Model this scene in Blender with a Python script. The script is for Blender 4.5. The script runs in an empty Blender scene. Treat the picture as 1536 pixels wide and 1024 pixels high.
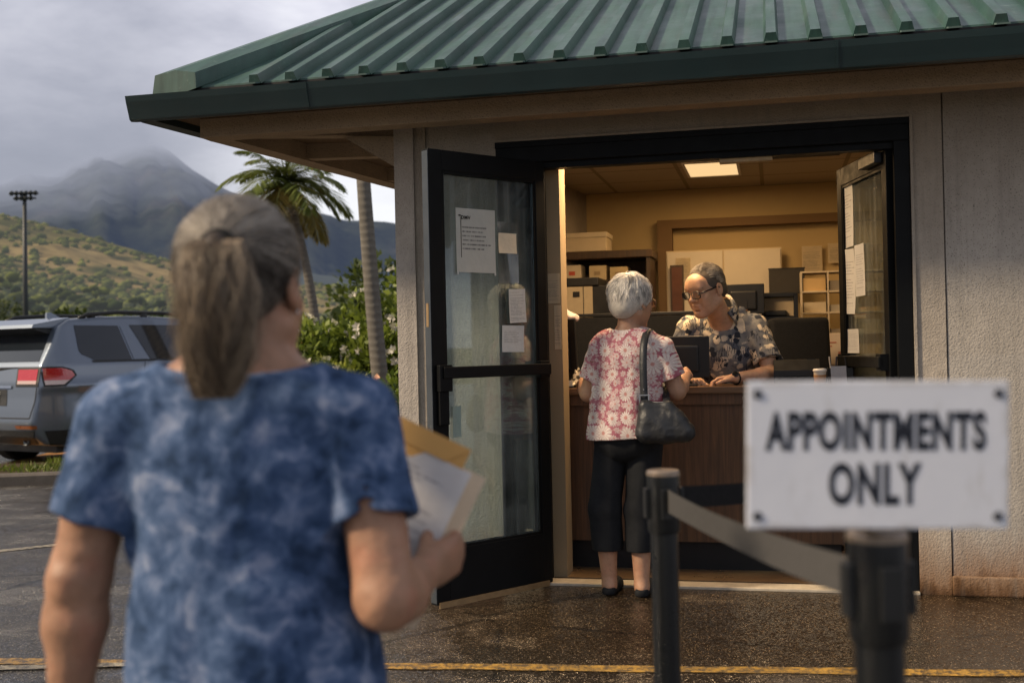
import bpy, bmesh, math, random
import numpy as np
from mathutils import Vector, Matrix
rad = math.radians
scene = bpy.context.scene
col = scene.collection
rng = np.random.default_rng(7)
random.seed(7)

# ---------------------------------------------------------------- objects
def tag(o, label=None, cat=None, group=None, kind=None):
    if label: o['label'] = label
    if cat: o['category'] = cat
    if group: o['group'] = group
    if kind: o['kind'] = kind
    return o

def empty(name, loc=(0, 0, 0), rz=0.0, label=None, cat=None, group=None):
    o = bpy.data.objects.new(name, None)
    o.empty_display_size = 0.1
    col.objects.link(o)
    o.location = loc
    o.rotation_euler = (0, 0, rz)
    return tag(o, label, cat, group)

def link(name, me, mats, parent=None, smooth=False, label=None, cat=None, group=None, kind=None):
    o = bpy.data.objects.new(name, me)
    col.objects.link(o)
    if parent: o.parent = parent
    for m in (mats if isinstance(mats, (list, tuple)) else [mats]):
        me.materials.append(m)
    if smooth and len(me.polygons):
        me.polygons.foreach_set('use_smooth', np.ones(len(me.polygons), dtype=bool))
    return tag(o, label, cat, group, kind)

def mesh_np(name, V, F):
    """V (n,3); F (m,k) with constant k"""
    V = np.asarray(V, dtype=np.float32); F = np.asarray(F, dtype=np.int32)
    me = bpy.data.meshes.new(name)
    n, m = len(V), len(F)
    k = F.shape[1] if m else 3
    me.vertices.add(n); me.vertices.foreach_set('co', V.ravel())
    me.loops.add(m * k); me.loops.foreach_set('vertex_index', F.ravel())
    me.polygons.add(m)
    me.polygons.foreach_set('loop_start', np.arange(m, dtype=np.int32) * k)
    me.update(calc_edges=True)
    me.validate()
    return me

def vcol(me, name, C):
    a = me.attributes.new(name, 'FLOAT_COLOR', 'POINT')
    C = np.asarray(C, dtype=np.float32)
    if C.shape[1] == 3: C = np.hstack([C, np.ones((len(C), 1), np.float32)])
    a.data.foreach_set('color', C.ravel())

def vvec(me, name, C):
    a = me.attributes.new(name, 'FLOAT_VECTOR', 'POINT')
    a.data.foreach_set('vector', np.asarray(C, dtype=np.float32).ravel())

class MB:
    """collects simple shapes in one bmesh"""
    def __init__(s): s.bm = bmesh.new()
    def box(s, c, h, rot=None, bev=0.0, seg=2):
        r = bmesh.ops.create_cube(s.bm, size=1.0)
        vs = r['verts']
        bmesh.ops.scale(s.bm, vec=(2*h[0], 2*h[1], 2*h[2]), verts=vs)
        if bev > 0:
            es = list({e for v in vs for e in v.link_edges})
            rr = bmesh.ops.bevel(s.bm, geom=es, offset=bev, segments=seg, affect='EDGES', profile=0.6)
            vs = list({v for f in rr['faces'] for v in f.verts} | {v for v in vs if v.is_valid})
        if rot is not None:
            bmesh.ops.rotate(s.bm, cent=(0, 0, 0), matrix=rot, verts=vs)
        bmesh.ops.translate(s.bm, vec=c, verts=vs)
        return s
    def box2(s, lo, hi, bev=0.0):
        c = [(a+b)/2 for a, b in zip(lo, hi)]; h = [abs(b-a)/2 for a, b in zip(lo, hi)]
        return s.box(c, h, bev=bev)
    def tube(s, pts, r, n=10, cap=True, flat=None):
        pts = [Vector(p) for p in pts]
        rs = r if isinstance(r, (list, tuple)) else [r]*len(pts)
        rings = []
        up = None
        for i, p in enumerate(pts):
            d = (pts[min(i+1, len(pts)-1)] - pts[max(i-1, 0)]).normalized()
            if up is None:
                up = Vector((0, 0, 1)) if abs(d.z) < 0.9 else Vector((1, 0, 0))
            x = d.cross(up)
            x.normalize(); y = x.cross(d).normalized(); up = y
            rings.append([s.bm.verts.new(p + (x*math.cos(2*math.pi*k/n) + y*math.sin(2*math.pi*k/n)*(flat or 1))*rs[i]) for k in range(n)])
        for a, b in zip(rings, rings[1:]):
            for k in range(n):
                s.bm.faces.new((a[k], a[(k+1) % n], b[(k+1) % n], b[k]))
        if cap:
            s.bm.faces.new(rings[0][::-1]); s.bm.faces.new(rings[-1])
        return s
    def lathe(s, prof, c=(0, 0, 0), n=24, rot=None):
        rings = []
        for r, z in prof:
            ring = []
            for k in range(n):
                a = 2*math.pi*k/n
                v = Vector((r*math.cos(a), r*math.sin(a), z))
                if rot is not None: v = rot @ v
                ring.append(s.bm.verts.new(v + Vector(c)))
            rings.append(ring)
        for a, b in zip(rings, rings[1:]):
            for k in range(n):
                s.bm.faces.new((a[k], a[(k+1) % n], b[(k+1) % n], b[k]))
        s.bm.faces.new(rings[0][::-1]); s.bm.faces.new(rings[-1])
        return s
    def prism(s, poly, d, z0=0.0):
        """poly: 3d points (planar); extruded by vector d"""
        d = Vector(d)
        a = [s.bm.verts.new(Vector(p)) for p in poly]
        b = [s.bm.verts.new(Vector(p)+d) for p in poly]
        n = len(a)
        s.bm.faces.new(a[::-1]); s.bm.faces.new(b)
        for i in range(n):
            s.bm.faces.new((a[i], a[(i+1) % n], b[(i+1) % n], b[i]))
        return s
    def quad(s, *pts):
        s.bm.faces.new([s.bm.verts.new(Vector(p)) for p in pts]); return s
    def build(s, name, mat, parent=None, smooth=False, **kw):
        me = bpy.data.meshes.new(name)
        bmesh.ops.recalc_face_normals(s.bm, faces=s.bm.faces)
        s.bm.to_mesh(me); s.bm.free()
        if smooth == 'auto':
            o = link(name, me, mat, parent, True, **kw)
            try: me.set_sharp_from_angle(angle=rad(35))
            except Exception: pass
            return o
        return link(name, me, mat, parent, smooth, **kw)

def grid_sheet(nx, ny, fn):
    """fn(u,v) vectorised -> (n,3)"""
    u, v = np.meshgrid(np.linspace(0, 1, nx), np.linspace(0, 1, ny))
    V = fn(u.ravel(), v.ravel())
    i = np.arange(nx*ny).reshape(ny, nx)
    F = np.stack([i[:-1, :-1], i[:-1, 1:], i[1:, 1:], i[1:, :-1]], -1).reshape(-1, 4)
    return V, F

# ---------------------------------------------------------------- numeric noise
def _hash(ix, iy, iz, seed):
    h = (ix*374761393 + iy*668265263 + iz*2147483647 + seed*1274126177) & 0xFFFFFFFF
    h = ((h ^ (h >> 13))*1274126177) & 0xFFFFFFFF
    h = h ^ (h >> 16)
    return (h & 0xFFFF)/65535.0
def vnoise(P, scale=1.0, seed=0):
    P = np.asarray(P, dtype=np.float64)*scale
    i = np.floor(P).astype(np.int64); f = P - i
    f = f*f*(3-2*f)
    out = 0
    for dx in (0, 1):
        for dy in (0, 1):
            for dz in (0, 1):
                w = (f[..., 0] if dx else 1-f[..., 0])*(f[..., 1] if dy else 1-f[..., 1])*(f[..., 2] if dz else 1-f[..., 2])
                out = out + w*_hash(i[..., 0]+dx, i[..., 1]+dy, i[..., 2]+dz, seed)
    return out*2-1
def fbm(P, scale=1.0, oct=4, seed=0, ridged=False):
    a, t, s = 1.0, 0.0, 0.0
    for k in range(oct):
        n = vnoise(P, scale*2**k, seed+k*17)
        if ridged: n = 1-2*np.abs(n)
        t = t + a*n; s += a; a *= 0.5
    return t/s

# ---------------------------------------------------------------- distance-field modelling
class Field:
    def __init__(s, lo, hi, h):
        s.h = h; s.lo = np.array(lo, np.float32)
        s.n = np.ceil((np.array(hi)-np.array(lo))/h).astype(int)+1
        s.F = np.full(tuple(s.n), 1.0, np.float32)
    def _sub(s, lo, hi, m):
        a = np.clip(np.floor((np.array(lo)-m-s.lo)/s.h).astype(int), 0, s.n)
        b = np.clip(np.ceil((np.array(hi)+m-s.lo)/s.h).astype(int)+1, 0, s.n)
        if np.any(b <= a): return None, None
        ax = [s.lo[i]+s.h*np.arange(a[i], b[i], dtype=np.float32) for i in range(3)]
        P = np.stack(np.meshgrid(*ax, indexing='ij'), -1)
        return tuple(slice(a[i], b[i]) for i in range(3)), P
    def put(s, fn, lo, hi, k=0.0, op='add', m=None):
        if m is None: m = k*1.0+3*s.h
        sl, P = s._sub(lo, hi, m)
        if sl is None: return s
        d = fn(P); A = s.F[sl]
        if op == 'sub': A = -A
        if op == 'and':
            s.F[sl] = np.maximum(A, d); return s
        if k > 0:
            h = np.clip(0.5+0.5*(d-A)/k, 0, 1)
            r = d*(1-h)+A*h - k*h*(1-h)
        else: r = np.minimum(A, d)
        s.F[sl] = -r if op == 'sub' else r
        return s
    def cone(s, a, b, r1, r2=None, k=0.0, op='add'):
        r2 = r1 if r2 is None else r2
        a = np.array(a, np.float32); b = np.array(b, np.float32); R = max(r1, r2)
        ba = b-a; L = float(ba@ba)+1e-9
        def fn(P):
            pa = P-a
            h = np.clip((pa@ba)/L, 0, 1)
            return np.linalg.norm(pa-h[..., None]*ba, axis=-1)-(r1+(r2-r1)*h)
        return s.put(fn, np.minimum(a, b)-R, np.maximum(a, b)+R, k, op)
    def ell(s, c, r, M=None, k=0.0, op='add'):
        c = np.array(c, np.float32); r = np.array(r, np.float32)
        M = np.eye(3) if M is None else np.array(M); M = M.astype(np.float32)
        R = float(max(r))
        ext = np.sqrt(((M*r)**2).sum(1))
        def fn(P):
            q = (P-c)@M/r
            k0 = np.linalg.norm(q, axis=-1); k1 = np.linalg.norm(q/r, axis=-1)+1e-6
            return k0*(k0-1)/k1
        return s.put(fn, c-ext, c+ext, k, op)
    def rbox(s, c, h, M=None, rd=0.01, k=0.0, op='add'):
        c = np.array(c, np.float32); h = np.array(h, np.float32)
        M = np.eye(3) if M is None else np.array(M); M = M.astype(np.float32)
        ext = np.abs(M)@h
        def fn(P):
            q = np.abs((P-c)@M)-(h-rd)
            return np.linalg.norm(np.maximum(q, 0), axis=-1)+np.minimum(q.max(-1), 0)-rd
        return s.put(fn, c-ext, c+ext, k, op)
    def merge(s, o, k=.02):
        h = np.clip(.5+.5*(o.F-s.F)/k, 0, 1); s.F = o.F*(1-h)+s.F*h-k*h*(1-h); return s
    def cut(s, p, n):
        """remove everything on the side n points to"""
        p = np.array(p, np.float32); n = np.array(n, np.float32); n = n/np.linalg.norm(n)
        ax = [s.lo[i]+s.h*np.arange(s.n[i], dtype=np.float32) for i in range(3)]
        d = ((ax[0]-p[0])*n[0])[:, None, None]+((ax[1]-p[1])*n[1])[None, :, None]+((ax[2]-p[2])*n[2])[None, None, :]
        s.F = np.maximum(s.F, d); return s
    def warp(s, fn):
        """add fn(P) to the field near the surface"""
        idx = np.nonzero(np.abs(s.F) < 0.05)
        P = s.lo+s.h*np.stack(idx, -1).astype(np.float32)
        s.F[idx] += fn(P).astype(np.float32); return s
    def surface(s, smooth=2):
        F = s.F; n = np.array(F.shape)
        ins = F < 0
        c = np.zeros(n-1, np.uint8)
        for dx in (0, 1):
            for dy in (0, 1):
                for dz in (0, 1):
                    c += ins[dx:n[0]-1+dx, dy:n[1]-1+dy, dz:n[2]-1+dz]
        cells = np.argwhere((c > 0) & (c < 8))
        vid = np.full(n-1, -1, np.int32)
        vid[tuple(cells.T)] = np.arange(len(cells))
        acc = np.zeros((len(cells), 3)); cnt = np.zeros(len(cells))
        corners = [(x, y, z) for x in (0, 1) for y in (0, 1) for z in (0, 1)]
        vals = {q: F[cells[:, 0]+q[0], cells[:, 1]+q[1], cells[:, 2]+q[2]] for q in corners}
        for q in corners:
            for ax in range(3):
                if q[ax] == 0:
                    q2 = list(q); q2[ax] = 1; q2 = tuple(q2)
                    a, b = vals[q], vals[q2]
                    m = (a < 0) != (b < 0)
                    t = a/(a-b+1e-12)
                    pt = np.tile(np.array(q, float), (len(cells), 1)); pt[:, ax] = t
                    acc[m] += pt[m]; cnt[m] += 1
        V = s.lo+s.h*(cells+acc/np.maximum(cnt, 1)[:, None])
        faces = []
        for ax in range(3):
            o1, o2 = [(1, 2), (2, 0), (0, 1)][ax]
            sl_a = [slice(None)]*3; sl_b = [slice(None)]*3
            sl_a[ax] = slice(0, -1); sl_b[ax] = slice(1, None)
            A = ins[tuple(sl_a)]; B = ins[tuple(sl_b)]
            e = np.argwhere(A != B)
            ok = (e[:, o1] > 0) & (e[:, o2] > 0) & (e[:, o1] < n[o1]-1) & (e[:, o2] < n[o2]-1)
            e = e[ok]
            if not len(e): continue
            flip = A[tuple(e.T)]
            d1 = np.zeros(3, int); d1[o1] = 1
            d2 = np.zeros(3, int); d2[o2] = 1
            q = np.stack([vid[tuple((e-d1-d2).T)], vid[tuple((e-d2).T)], vid[tuple(e.T)], vid[tuple((e-d1).T)]], 1)
            q = np.where(flip[:, None], q, q[:, ::-1])
            faces.append(q)
        Fq = np.concatenate(faces)
        Fq = Fq[(Fq >= 0).all(1)]
        if smooth:
            E = np.concatenate([Fq[:, [0, 1]], Fq[:, [1, 2]], Fq[:, [2, 3]], Fq[:, [3, 0]]])
            deg = np.bincount(E.ravel(), minlength=len(V)).astype(float)
            for it in range(smooth):
                lam = 0.5 if it % 2 == 0 else -0.52
                S = np.zeros_like(V)
                for k in range(3):
                    S[:, k] = np.bincount(E[:, 0], V[E[:, 1], k], len(V))+np.bincount(E[:, 1], V[E[:, 0], k], len(V))
                V = V+lam*(S/np.maximum(deg, 1)[:, None]-V)
        return V, Fq
    def obj(s, name, mat, parent=None, smooth=2, attr=None, **kw):
        V, Fq = s.surface(smooth)
        me = mesh_np(name, V, Fq)
        if attr: vvec(me, 'pat', attr(V))
        return link(name, me, mat, parent, True, **kw), V

# ---------------------------------------------------------------- materials
class NT:
    def __init__(s, name):
        s.m = bpy.data.materials.new(name); s.m.use_nodes = True
        s.t = s.m.node_tree; s.t.nodes.clear()
        s.out = s.t.nodes.new('ShaderNodeOutputMaterial')
    def n(s, typ, ins=None, **props):
        nd = s.t.nodes.new(typ)
        for k, v in props.items(): setattr(nd, k, v)
        for k, v in (ins or {}).items():
            sock = nd.inputs[k]
            if isinstance(v, bpy.types.NodeSocket): s.t.links.new(v, sock)
            elif v is not None:
                if isinstance(v, tuple) and len(v) == 3 and sock.type == 'RGBA': v = v+(1,)
                sock.default_value = v
        return nd
    def obj(s): return s.n('ShaderNodeTexCoord').outputs['Object']
    def attr(s, name, out='Vector'): return s.n('ShaderNodeAttribute', attribute_name=name).outputs[out]
    def map(s, v, scale=(1, 1, 1), loc=(0, 0, 0), rot=(0, 0, 0)):
        return s.n('ShaderNodeMapping', {'Vector': v, 'Scale': scale, 'Location': loc, 'Rotation': rot}).outputs[0]
    def noise(s, v=None, scale=5.0, detail=4.0, rough=0.55, dist=0.0, out=0):
        return s.n('ShaderNodeTexNoise', {'Vector': v if v is not None else s.obj(), 'Scale': scale, 'Detail': detail, 'Roughness': rough, 'Distortion': dist}).outputs[out]
    def vor(s, v=None, scale=5.0, out='Distance', rand=1.0, feature='F1', dims='3D'):
        return s.n('ShaderNodeTexVoronoi', {'Vector': v if v is not None else s.obj(), 'Scale': scale, 'Randomness': rand}, feature=feature, voronoi_dimensions=dims).outputs[out]
    def math(s, op, a, b=0.0, clamp=False):
        return s.n('ShaderNodeMath', {0: a, 1: b}, operation=op, use_clamp=clamp).outputs[0]
    def ramp(s, f, stops, interp='LINEAR'):
        nd = s.n('ShaderNodeValToRGB', {0: f}); cr = nd.color_ramp; cr.interpolation = interp
        while len(cr.elements) < len(stops): cr.elements.new(0.5)
        for e, (p, c) in zip(cr.elements, stops):
            e.position = p
            c = (c, c, c) if isinstance(c, (int, float)) else c
            e.color = tuple(c)[:3]+(1,)
        return nd.outputs[0]
    def mr(s, f, a, b, c=0.0, d=1.0):
        return s.n('ShaderNodeMapRange', {0: f, 1: a, 2: b, 3: c, 4: d}).outputs[0]
    def mix(s, f, a, b, blend='MIX'):
        nd = s.t.nodes.new('ShaderNodeMix'); nd.data_type = 'RGBA'; nd.blend_type = blend
        for i, v in ((0, f), (6, a), (7, b)):
            if isinstance(v, bpy.types.NodeSocket): s.t.links.new(v, nd.inputs[i])
            elif i == 0: nd.inputs[i].default_value = v
            else: nd.inputs[i].default_value = tuple(v)[:3]+(1,)
        return nd.outputs[2]
    def sep(s, v):
        return s.n('ShaderNodeSeparateXYZ', {0: v}).outputs
    def comb(s, x=0.0, y=0.0, z=0.0):
        return s.n('ShaderNodeCombineXYZ', {0: x, 1: y, 2: z}).outputs[0]
    def bump(s, h, strength=0.3, dist=0.01, normal=None):
        return s.n('ShaderNodeBump', {'Height': h, 'Strength': strength, 'Distance': dist, 'Normal': normal}).outputs[0]
    def pbr(s, base, rough=0.6, bump=None, metal=0.0, spec=0.5, **extra):
        ins = {'Base Color': base, 'Roughness': rough, 'Metallic': metal, 'Specular IOR Level': spec}
        if bump is not None: ins['Normal'] = bump
        for k, v in extra.items(): ins[k.replace('_', ' ')] = v
        nd = s.n('ShaderNodeBsdfPrincipled', ins)
        return nd.outputs[0]
    def done(s, shader, disp=None):
        s.t.links.new(shader, s.out.inputs[0]); return s.m

def plain(name, c, rough=0.6, spec=0.4, metal=0.0, var=0.15, scale=8.0, bump=0.0, bscale=200.0):
    t = NT(name)
    f = t.noise(scale=scale, detail=5)
    dark = tuple(x*(1-var) for x in c); lite = tuple(min(1, x*(1+var)) for x in c)
    base = t.mix(f, dark, lite)
    b = t.bump(t.noise(scale=bscale, detail=3), bump, 0.002) if bump else None
    r = t.mr(t.noise(scale=scale*2.3, detail=3), 0.3, 0.7, rough*0.85, min(1, rough*1.15))
    return t.done(t.pbr(base, r, b, metal, spec))
# ---------------------------------------------------------------- materials
def m_stucco(name, c, pit=0.5, rust_shade=False, lower=False):
    t = NT(name); o = t.obj()
    big = t.noise(o, 1.6, 5, .6); mid = t.noise(o, 14, 4, .6); fine = t.noise(o, 85, 3, .65)
    pits = t.vor(t.n('ShaderNodeVectorMath', {0: o, 1: t.n('ShaderNodeVectorMath', {0: t.noise(o, 40, 2, .5, 0, 1), 3: .02}, operation='SCALE').outputs[0]}, operation='ADD').outputs[0], 95)
    c = np.array(c)
    base = t.mix(t.mr(big, .3, .7), tuple(c*.78), tuple(c*1.12))
    base = t.mix(t.mr(mid, .35, .75, 0, .35), base, tuple(c*.55))
    base = t.mix(t.math('MULTIPLY', t.mr(pits, .34, .12, 0, 1), t.mr(fine, .36, .56, 0, min(1, pit*1.7))), base, tuple(c*.20))
    if rust_shade:
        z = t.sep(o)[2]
        base = t.mix(t.mr(z, 2.6, 1.75, .55, 0), base, (.16, .105, .055))  # shade under the eave, painted into the upper wall colour
        zz = t.math('ADD', z, t.math('MULTIPLY', t.math('SUBTRACT', t.noise(t.map(o, (9, 9, 3)), 1, 5, .65), .5), .30))
        if lower:
            base = t.mix(t.mr(z, 1.235, 1.215), base, t.mix(.30, base, (.42, .40, .37)))
        base = t.mix(t.mr(zz, .34, .03, 0, .85), base, (.20, .085, .02))
        base = t.mix(t.mr(zz, .10, .0, 0, .9), base, (.05, .025, .012))
        streak = t.noise(t.map(o, (22, 22, .9)), 1, 4, .6)
        base = t.mix(t.mr(streak, .52, .8, 0, .5), base, tuple(c*.4))
    b = t.bump(fine, .6, .005); b = t.bump(pits, .35, .005, b)
    return t.done(t.pbr(base, .88, b, 0, .2))
M_stucco = m_stucco('stucco', (.42, .385, .34), rust_shade=True, lower=True)
M_beam = m_stucco('stucco_beam', (.30, .22, .145), .45)
M_trim = m_stucco('stucco_trim', (.42, .37, .31), .3, rust_shade=True)
M_pillar = m_stucco('stucco_pillar', (.52, .47, .42), .35, rust_shade=True)
M_soffit = m_stucco('soffit_boards', (.15, .10, .06), .1)

def m_roof():
    t = NT('green_roof_metal'); o = t.obj()
    c1, c2 = (.026, .070, .058), (.050, .112, .094)
    n = t.noise(o, 2.2, 6, .62); st = t.noise(t.map(o, (14, 1.0, 1.0)), 1.5, 5, .6)
    base = t.mix(t.mr(n, .3, .7), c1, c2)
    base = t.mix(t.mr(st, .42, .75, 0, .8), base, (.011, .032, .028))
    base = t.mix(t.mr(t.noise(t.map(o, (5, .6, .6)), 2.5, 6, .65), .52, .72, 0, .5), base, (.055, .06, .05))
    sp = t.noise(o, 60, 3, .7)
    base = t.mix(t.mr(sp, .60, .78, 0, .6), base, (.03, .07, .06))
    base = t.mix(t.mr(t.noise(o, 25, 4, .7), .60, .76, 0, .55), base, (.15, .23, .20))
    base = t.mix(t.mr(t.vor(o, 7), .045, .02, 0, .85), base, (.05, .03, .018))
    base = t.mix(t.mr(t.noise(t.map(o, (3, .8, .8)), 1.1, 4, .6), .5, .7, 0, .35), base, (.10, .17, .15))
    r = t.mr(n, .3, .7, .30, .55)
    return t.done(t.pbr(base, r, t.bump(t.noise(o, 6, 3), .12, .01), .0, .5))
M_roof = m_roof()
M_gutter = plain('gutter_paint', (.010, .025, .028), .34, .5, var=.35, scale=3, bump=.05)
M_frame = plain('dark_bronze_frame', (.004, .0045, .005), .5, .14, var=.4, scale=5)
M_steel = plain('edge_steel', (.075, .085, .095), .35, .5, metal=.5, var=.3)
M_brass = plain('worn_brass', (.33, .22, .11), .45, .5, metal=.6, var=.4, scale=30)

def m_glass(name='thin_glass', tint=(.80, .86, .84), refl=1.0, dirt=.06):
    t = NT(name); o = t.obj()
    fr = t.n('ShaderNodeFresnel', {'IOR': 1.5}).outputs[0]
    tr = t.n('ShaderNodeBsdfTransparent', {'Color': tint}).outputs[0]
    gl = t.n('ShaderNodeBsdfGlossy', {'Color': (.95, .97, 1), 'Roughness': .02}).outputs[0]
    df = t.n('ShaderNodeBsdfDiffuse', {'Color': (.45, .48, .48)}).outputs[0]
    d = t.mr(t.noise(o, 3, 6, .65), .4, .75, dirt*.3, dirt*2)
    if dirt > .05: d = t.math('ADD', d, t.mr(t.noise(t.map(o, (26, 26, .6)), 1, 4, .6), .48, .75, 0, .16))
    a = t.n('ShaderNodeMixShader', {0: d, 1: tr, 2: df}).outputs[0]
    f = t.math('MULTIPLY', fr, refl*1.7, clamp=True)
    return t.done(t.n('ShaderNodeMixShader', {0: f, 1: a, 2: gl}).outputs[0])
M_glass = m_glass(tint=(.70, .77, .76), refl=.38, dirt=.09)

def m_paper(name, c=(.62, .62, .60), lines=True, lo=(.07, .1), hi=(.93, .82), ink=(.12, .12, .14), pitch=26.0, dens=.45, backlit=.25):
    """paper with rows of small print; sheet coordinates in attribute 'pat' (u,v in 0..1)"""
    t = NT(name); uv = t.attr('pat')
    s = t.sep(uv); u, v = s[0], s[1]
    base = t.mix(t.noise(uv, 4, 4, .6), tuple(x*.86 for x in c), tuple(min(1, x*1.06) for x in c))
    if lines:
        row = t.math('FRACT', t.math('MULTIPLY', v, pitch)); rid = t.math('FLOOR', t.math('MULTIPLY', v, pitch))
        on = t.math('MULTIPLY', t.math('GREATER_THAN', row, .38), t.math('LESS_THAN', row, .74))
        rl = t.n('ShaderNodeTexWhiteNoise', {'W': rid}, noise_dimensions='1D').outputs[0]
        on = t.math('MULTIPLY', on, t.math('GREATER_THAN', rl, 1-dens-.25))
        on = t.math('MULTIPLY', on, t.math('GREATER_THAN', u, lo[0]))
        on = t.math('MULTIPLY', on, t.math('LESS_THAN', u, t.mr(rl, 0, 1, hi[0]-.45, hi[0])))
        on = t.math('MULTIPLY', on, t.math('MULTIPLY', t.math('GREATER_THAN', v, lo[1]), t.math('LESS_THAN', v, hi[1])))
        ch = t.noise(t.comb(t.math('MULTIPLY', u, 85), t.math('MULTIPLY', rid, 7.3)), 1, 1)
        on = t.math('MULTIPLY', on, t.math('GREATER_THAN', ch, .45))
        base = t.mix(t.math('MULTIPLY', on, .75), base, ink)
    df = t.pbr(base, .8, t.bump(t.noise(uv, 6, 3), .25, .01), 0, .2)
    tl = t.n('ShaderNodeBsdfTranslucent', {'Color': base}).outputs[0]
    return t.done(t.n('ShaderNodeMixShader', {0: backlit, 1: df, 2: tl}).outputs[0])
M_paper = m_paper('printed_paper')
M_paper_plain = m_paper('blank_paper', lines=False)
M_paper_warm = m_paper('warm_paper', (.60, .50, .34))

def sheet(name, c, ux, vx, w, h, mat, parent=None, curl=.01, n=9, seed=0, **kw):
    """paper sheet centred at c, spanning w along unit ux and h along unit vx (up), slightly curled"""
    c, ux, vx = (np.array(a, float) for a in (c, ux, vx))
    ux = ux/np.linalg.norm(ux); vx = vx/np.linalg.norm(vx); nz = np.cross(ux, vx)
    def fn(u, v):
        k = curl*(np.abs(u-.5)**2*2+np.abs(v-.5)**3*3+.3*np.sin(5*u+3*v+seed))
        return c+np.outer((u-.5)*w, ux)+np.outer((v-.5)*h, vx)+np.outer(k, nz)
    V, F = grid_sheet(n, n, fn)
    me = mesh_np(name, V, F)
    u, v = np.meshgrid(np.linspace(0, 1, n), np.linspace(0, 1, n))
    vvec(me, 'pat', np.stack([u.ravel(), v.ravel(), u.ravel()*0+seed], 1))
    return link(name, me, mat, parent, True, **kw)

def m_wood(name, c, vertical=True, rough=.45):
    t = NT(name); o = t.obj()
    v = t.map(o, (38, 38, 1.6) if vertical else (1.6, 30, 30))
    g = t.noise(v, 1, 6, .65, .6); g2 = t.noise(t.map(v, (4, 4, 4)), 1, 3, .6)
    c = np.array(c)
    base = t.mix(t.mr(g, .3, .7), tuple(c*.5), tuple(c*1.4))
    base = t.mix(t.mr(g2, .5, .8, 0, .5), base, tuple(c*.3))
    return t.done(t.pbr(base, t.mr(g, .3, .7, rough*.8, rough*1.2), t.bump(g, .15, .003), 0, .4))
M_wood = m_wood('walnut_panel', (.105, .052, .024))
M_woodtop = m_wood('counter_top', (.14, .075, .036), False, .35)
M_bookcase = m_wood('dark_cabinet_wood', (.055, .03, .014), True, .5)
M_black = plain('black_plastic', (.011, .012, .013), .4, .4, var=.3)
M_blackmat = plain('black_fabric', (.012, .013, .015), .85, .2, var=.3, scale=40, bump=.2, bscale=400)
M_screen = plain('dark_screen', (.006, .007, .009), .12, .5, var=.1)
M_white = plain('off_white_board', (.60, .56, .48), .6, .3, var=.08)
M_beige = plain('beige_box', (.55, .45, .30), .7, .2, var=.12)
M_kick = plain('kick_base', (.008, .008, .009), .5, .3)

def m_iwall(name, c):
    t = NT(name); o = t.obj(); n = t.noise(o, 1.2, 4)
    c = np.array(c); base = t.mix(n, tuple(c*.85), tuple(c*1.08))
    return t.done(t.pbr(base, .8, t.bump(t.noise(o, 180, 2), .15, .002), 0, .2))
M_iwall = m_iwall('warm_wall', (.46, .34, .17))
M_ipier = m_iwall('pier_wall', (.34, .26, .16))
M_brown = m_iwall('brown_trim', (.16, .10, .05))

def m_ceiling():
    t = NT('ceiling_tiles'); o = t.obj(); s = t.sep(t.map(o, (1/.6, 1/.6, 1), (.05, .35, 0)))
    fx = t.math('ABSOLUTE', t.math('SUBTRACT', t.math('FRACT', s[0]), .5)); fy = t.math('ABSOLUTE', t.math('SUBTRACT', t.math('FRACT', s[1]), .5))
    g = t.math('GREATER_THAN', t.math('MAXIMUM', fx, fy), .475)
    base = t.mix(t.noise(o, 90, 3, .7), (.30, .245, .165), (.44, .37, .27))
    base = t.mix(g, base, (.22, .18, .12))
    return t.done(t.pbr(base, .85, None, 0, .2))
M_ceil = m_ceiling()
def m_emit(name, c, s):
    t = NT(name); return t.done(t.n('ShaderNodeEmission', {'Color': c, 'Strength': s}).outputs[0])
M_lamp = m_emit('lit_diffuser', (1, .66, .31), 1.0)

def m_floor():
    t = NT('entry_floor'); o = t.obj(); n = t.noise(o, 5, 5, .6)
    base = t.mix(n, (.10, .06, .03), (.20, .13, .07))
    return t.done(t.pbr(base, t.mr(n, .3, .7, .2, .5), t.bump(n, .1, .01), 0, .4))
M_floor = m_floor()
M_sill = plain('threshold_metal', (.42, .37, .29), .5, .4, var=.4, scale=20)
# ---------------------------------------------------------------- building (own axes: x along the front, y inward)
YAW = rad(13)
BO = Vector((.185, 6.315, 0))
RB = Matrix.Rotation(-YAW, 3, 'Z')
def BW(x, y, z): return BO + RB @ Vector((x, y, z))
bld = empty('service_building', BO, -YAW, 'stucco service office with green standing seam hip roof and dark double doors', 'building')

# walls
w = MB()
w.box2((-.67, 0, 0), (-.262, .15, 2.62)); w.build('wall', M_stucco, bld)
w = MB(); w.box2((-.262, 0, 2.462), (1.942, .15, 2.62)); w.build('wall', M_trim, bld)
w = MB()
w.box2((2.106, .002, 0), (3.9, .15, 2.62)); w.box2((3.908, .002, 0), (7, .15, 2.62)); w.box2((2.09, .02, 0), (6.9, .14, 2.6))
w.build('wall', M_stucco, bld)
w = MB(); w.box2((1.942, -.004, 0), (2.098, .15, 2.62)); w.build('door_surround', M_trim, bld)
w = MB(); w.box2((1.942, -.016, .62), (1.956, -.003, 2.475)); w.box2((-.262, -.014, 2.463), (1.941, -.002, 2.475)); w.build('surround_bead', M_trim, bld)
w = MB(); w.box2((2.1, -.03, 0), (7, .001, .1), bev=.008); w.build('plinth', M_trim, bld)
w = MB(); w.box2((-.85, -.03, 0), (-.735, .16, 2.615)); w.build('pillar', M_pillar, bld)
w = MB(); w.box2((-.735, -.012, 0), (-.668, .15, 2.615)); w.build('pillar_return', M_trim, bld)
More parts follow.
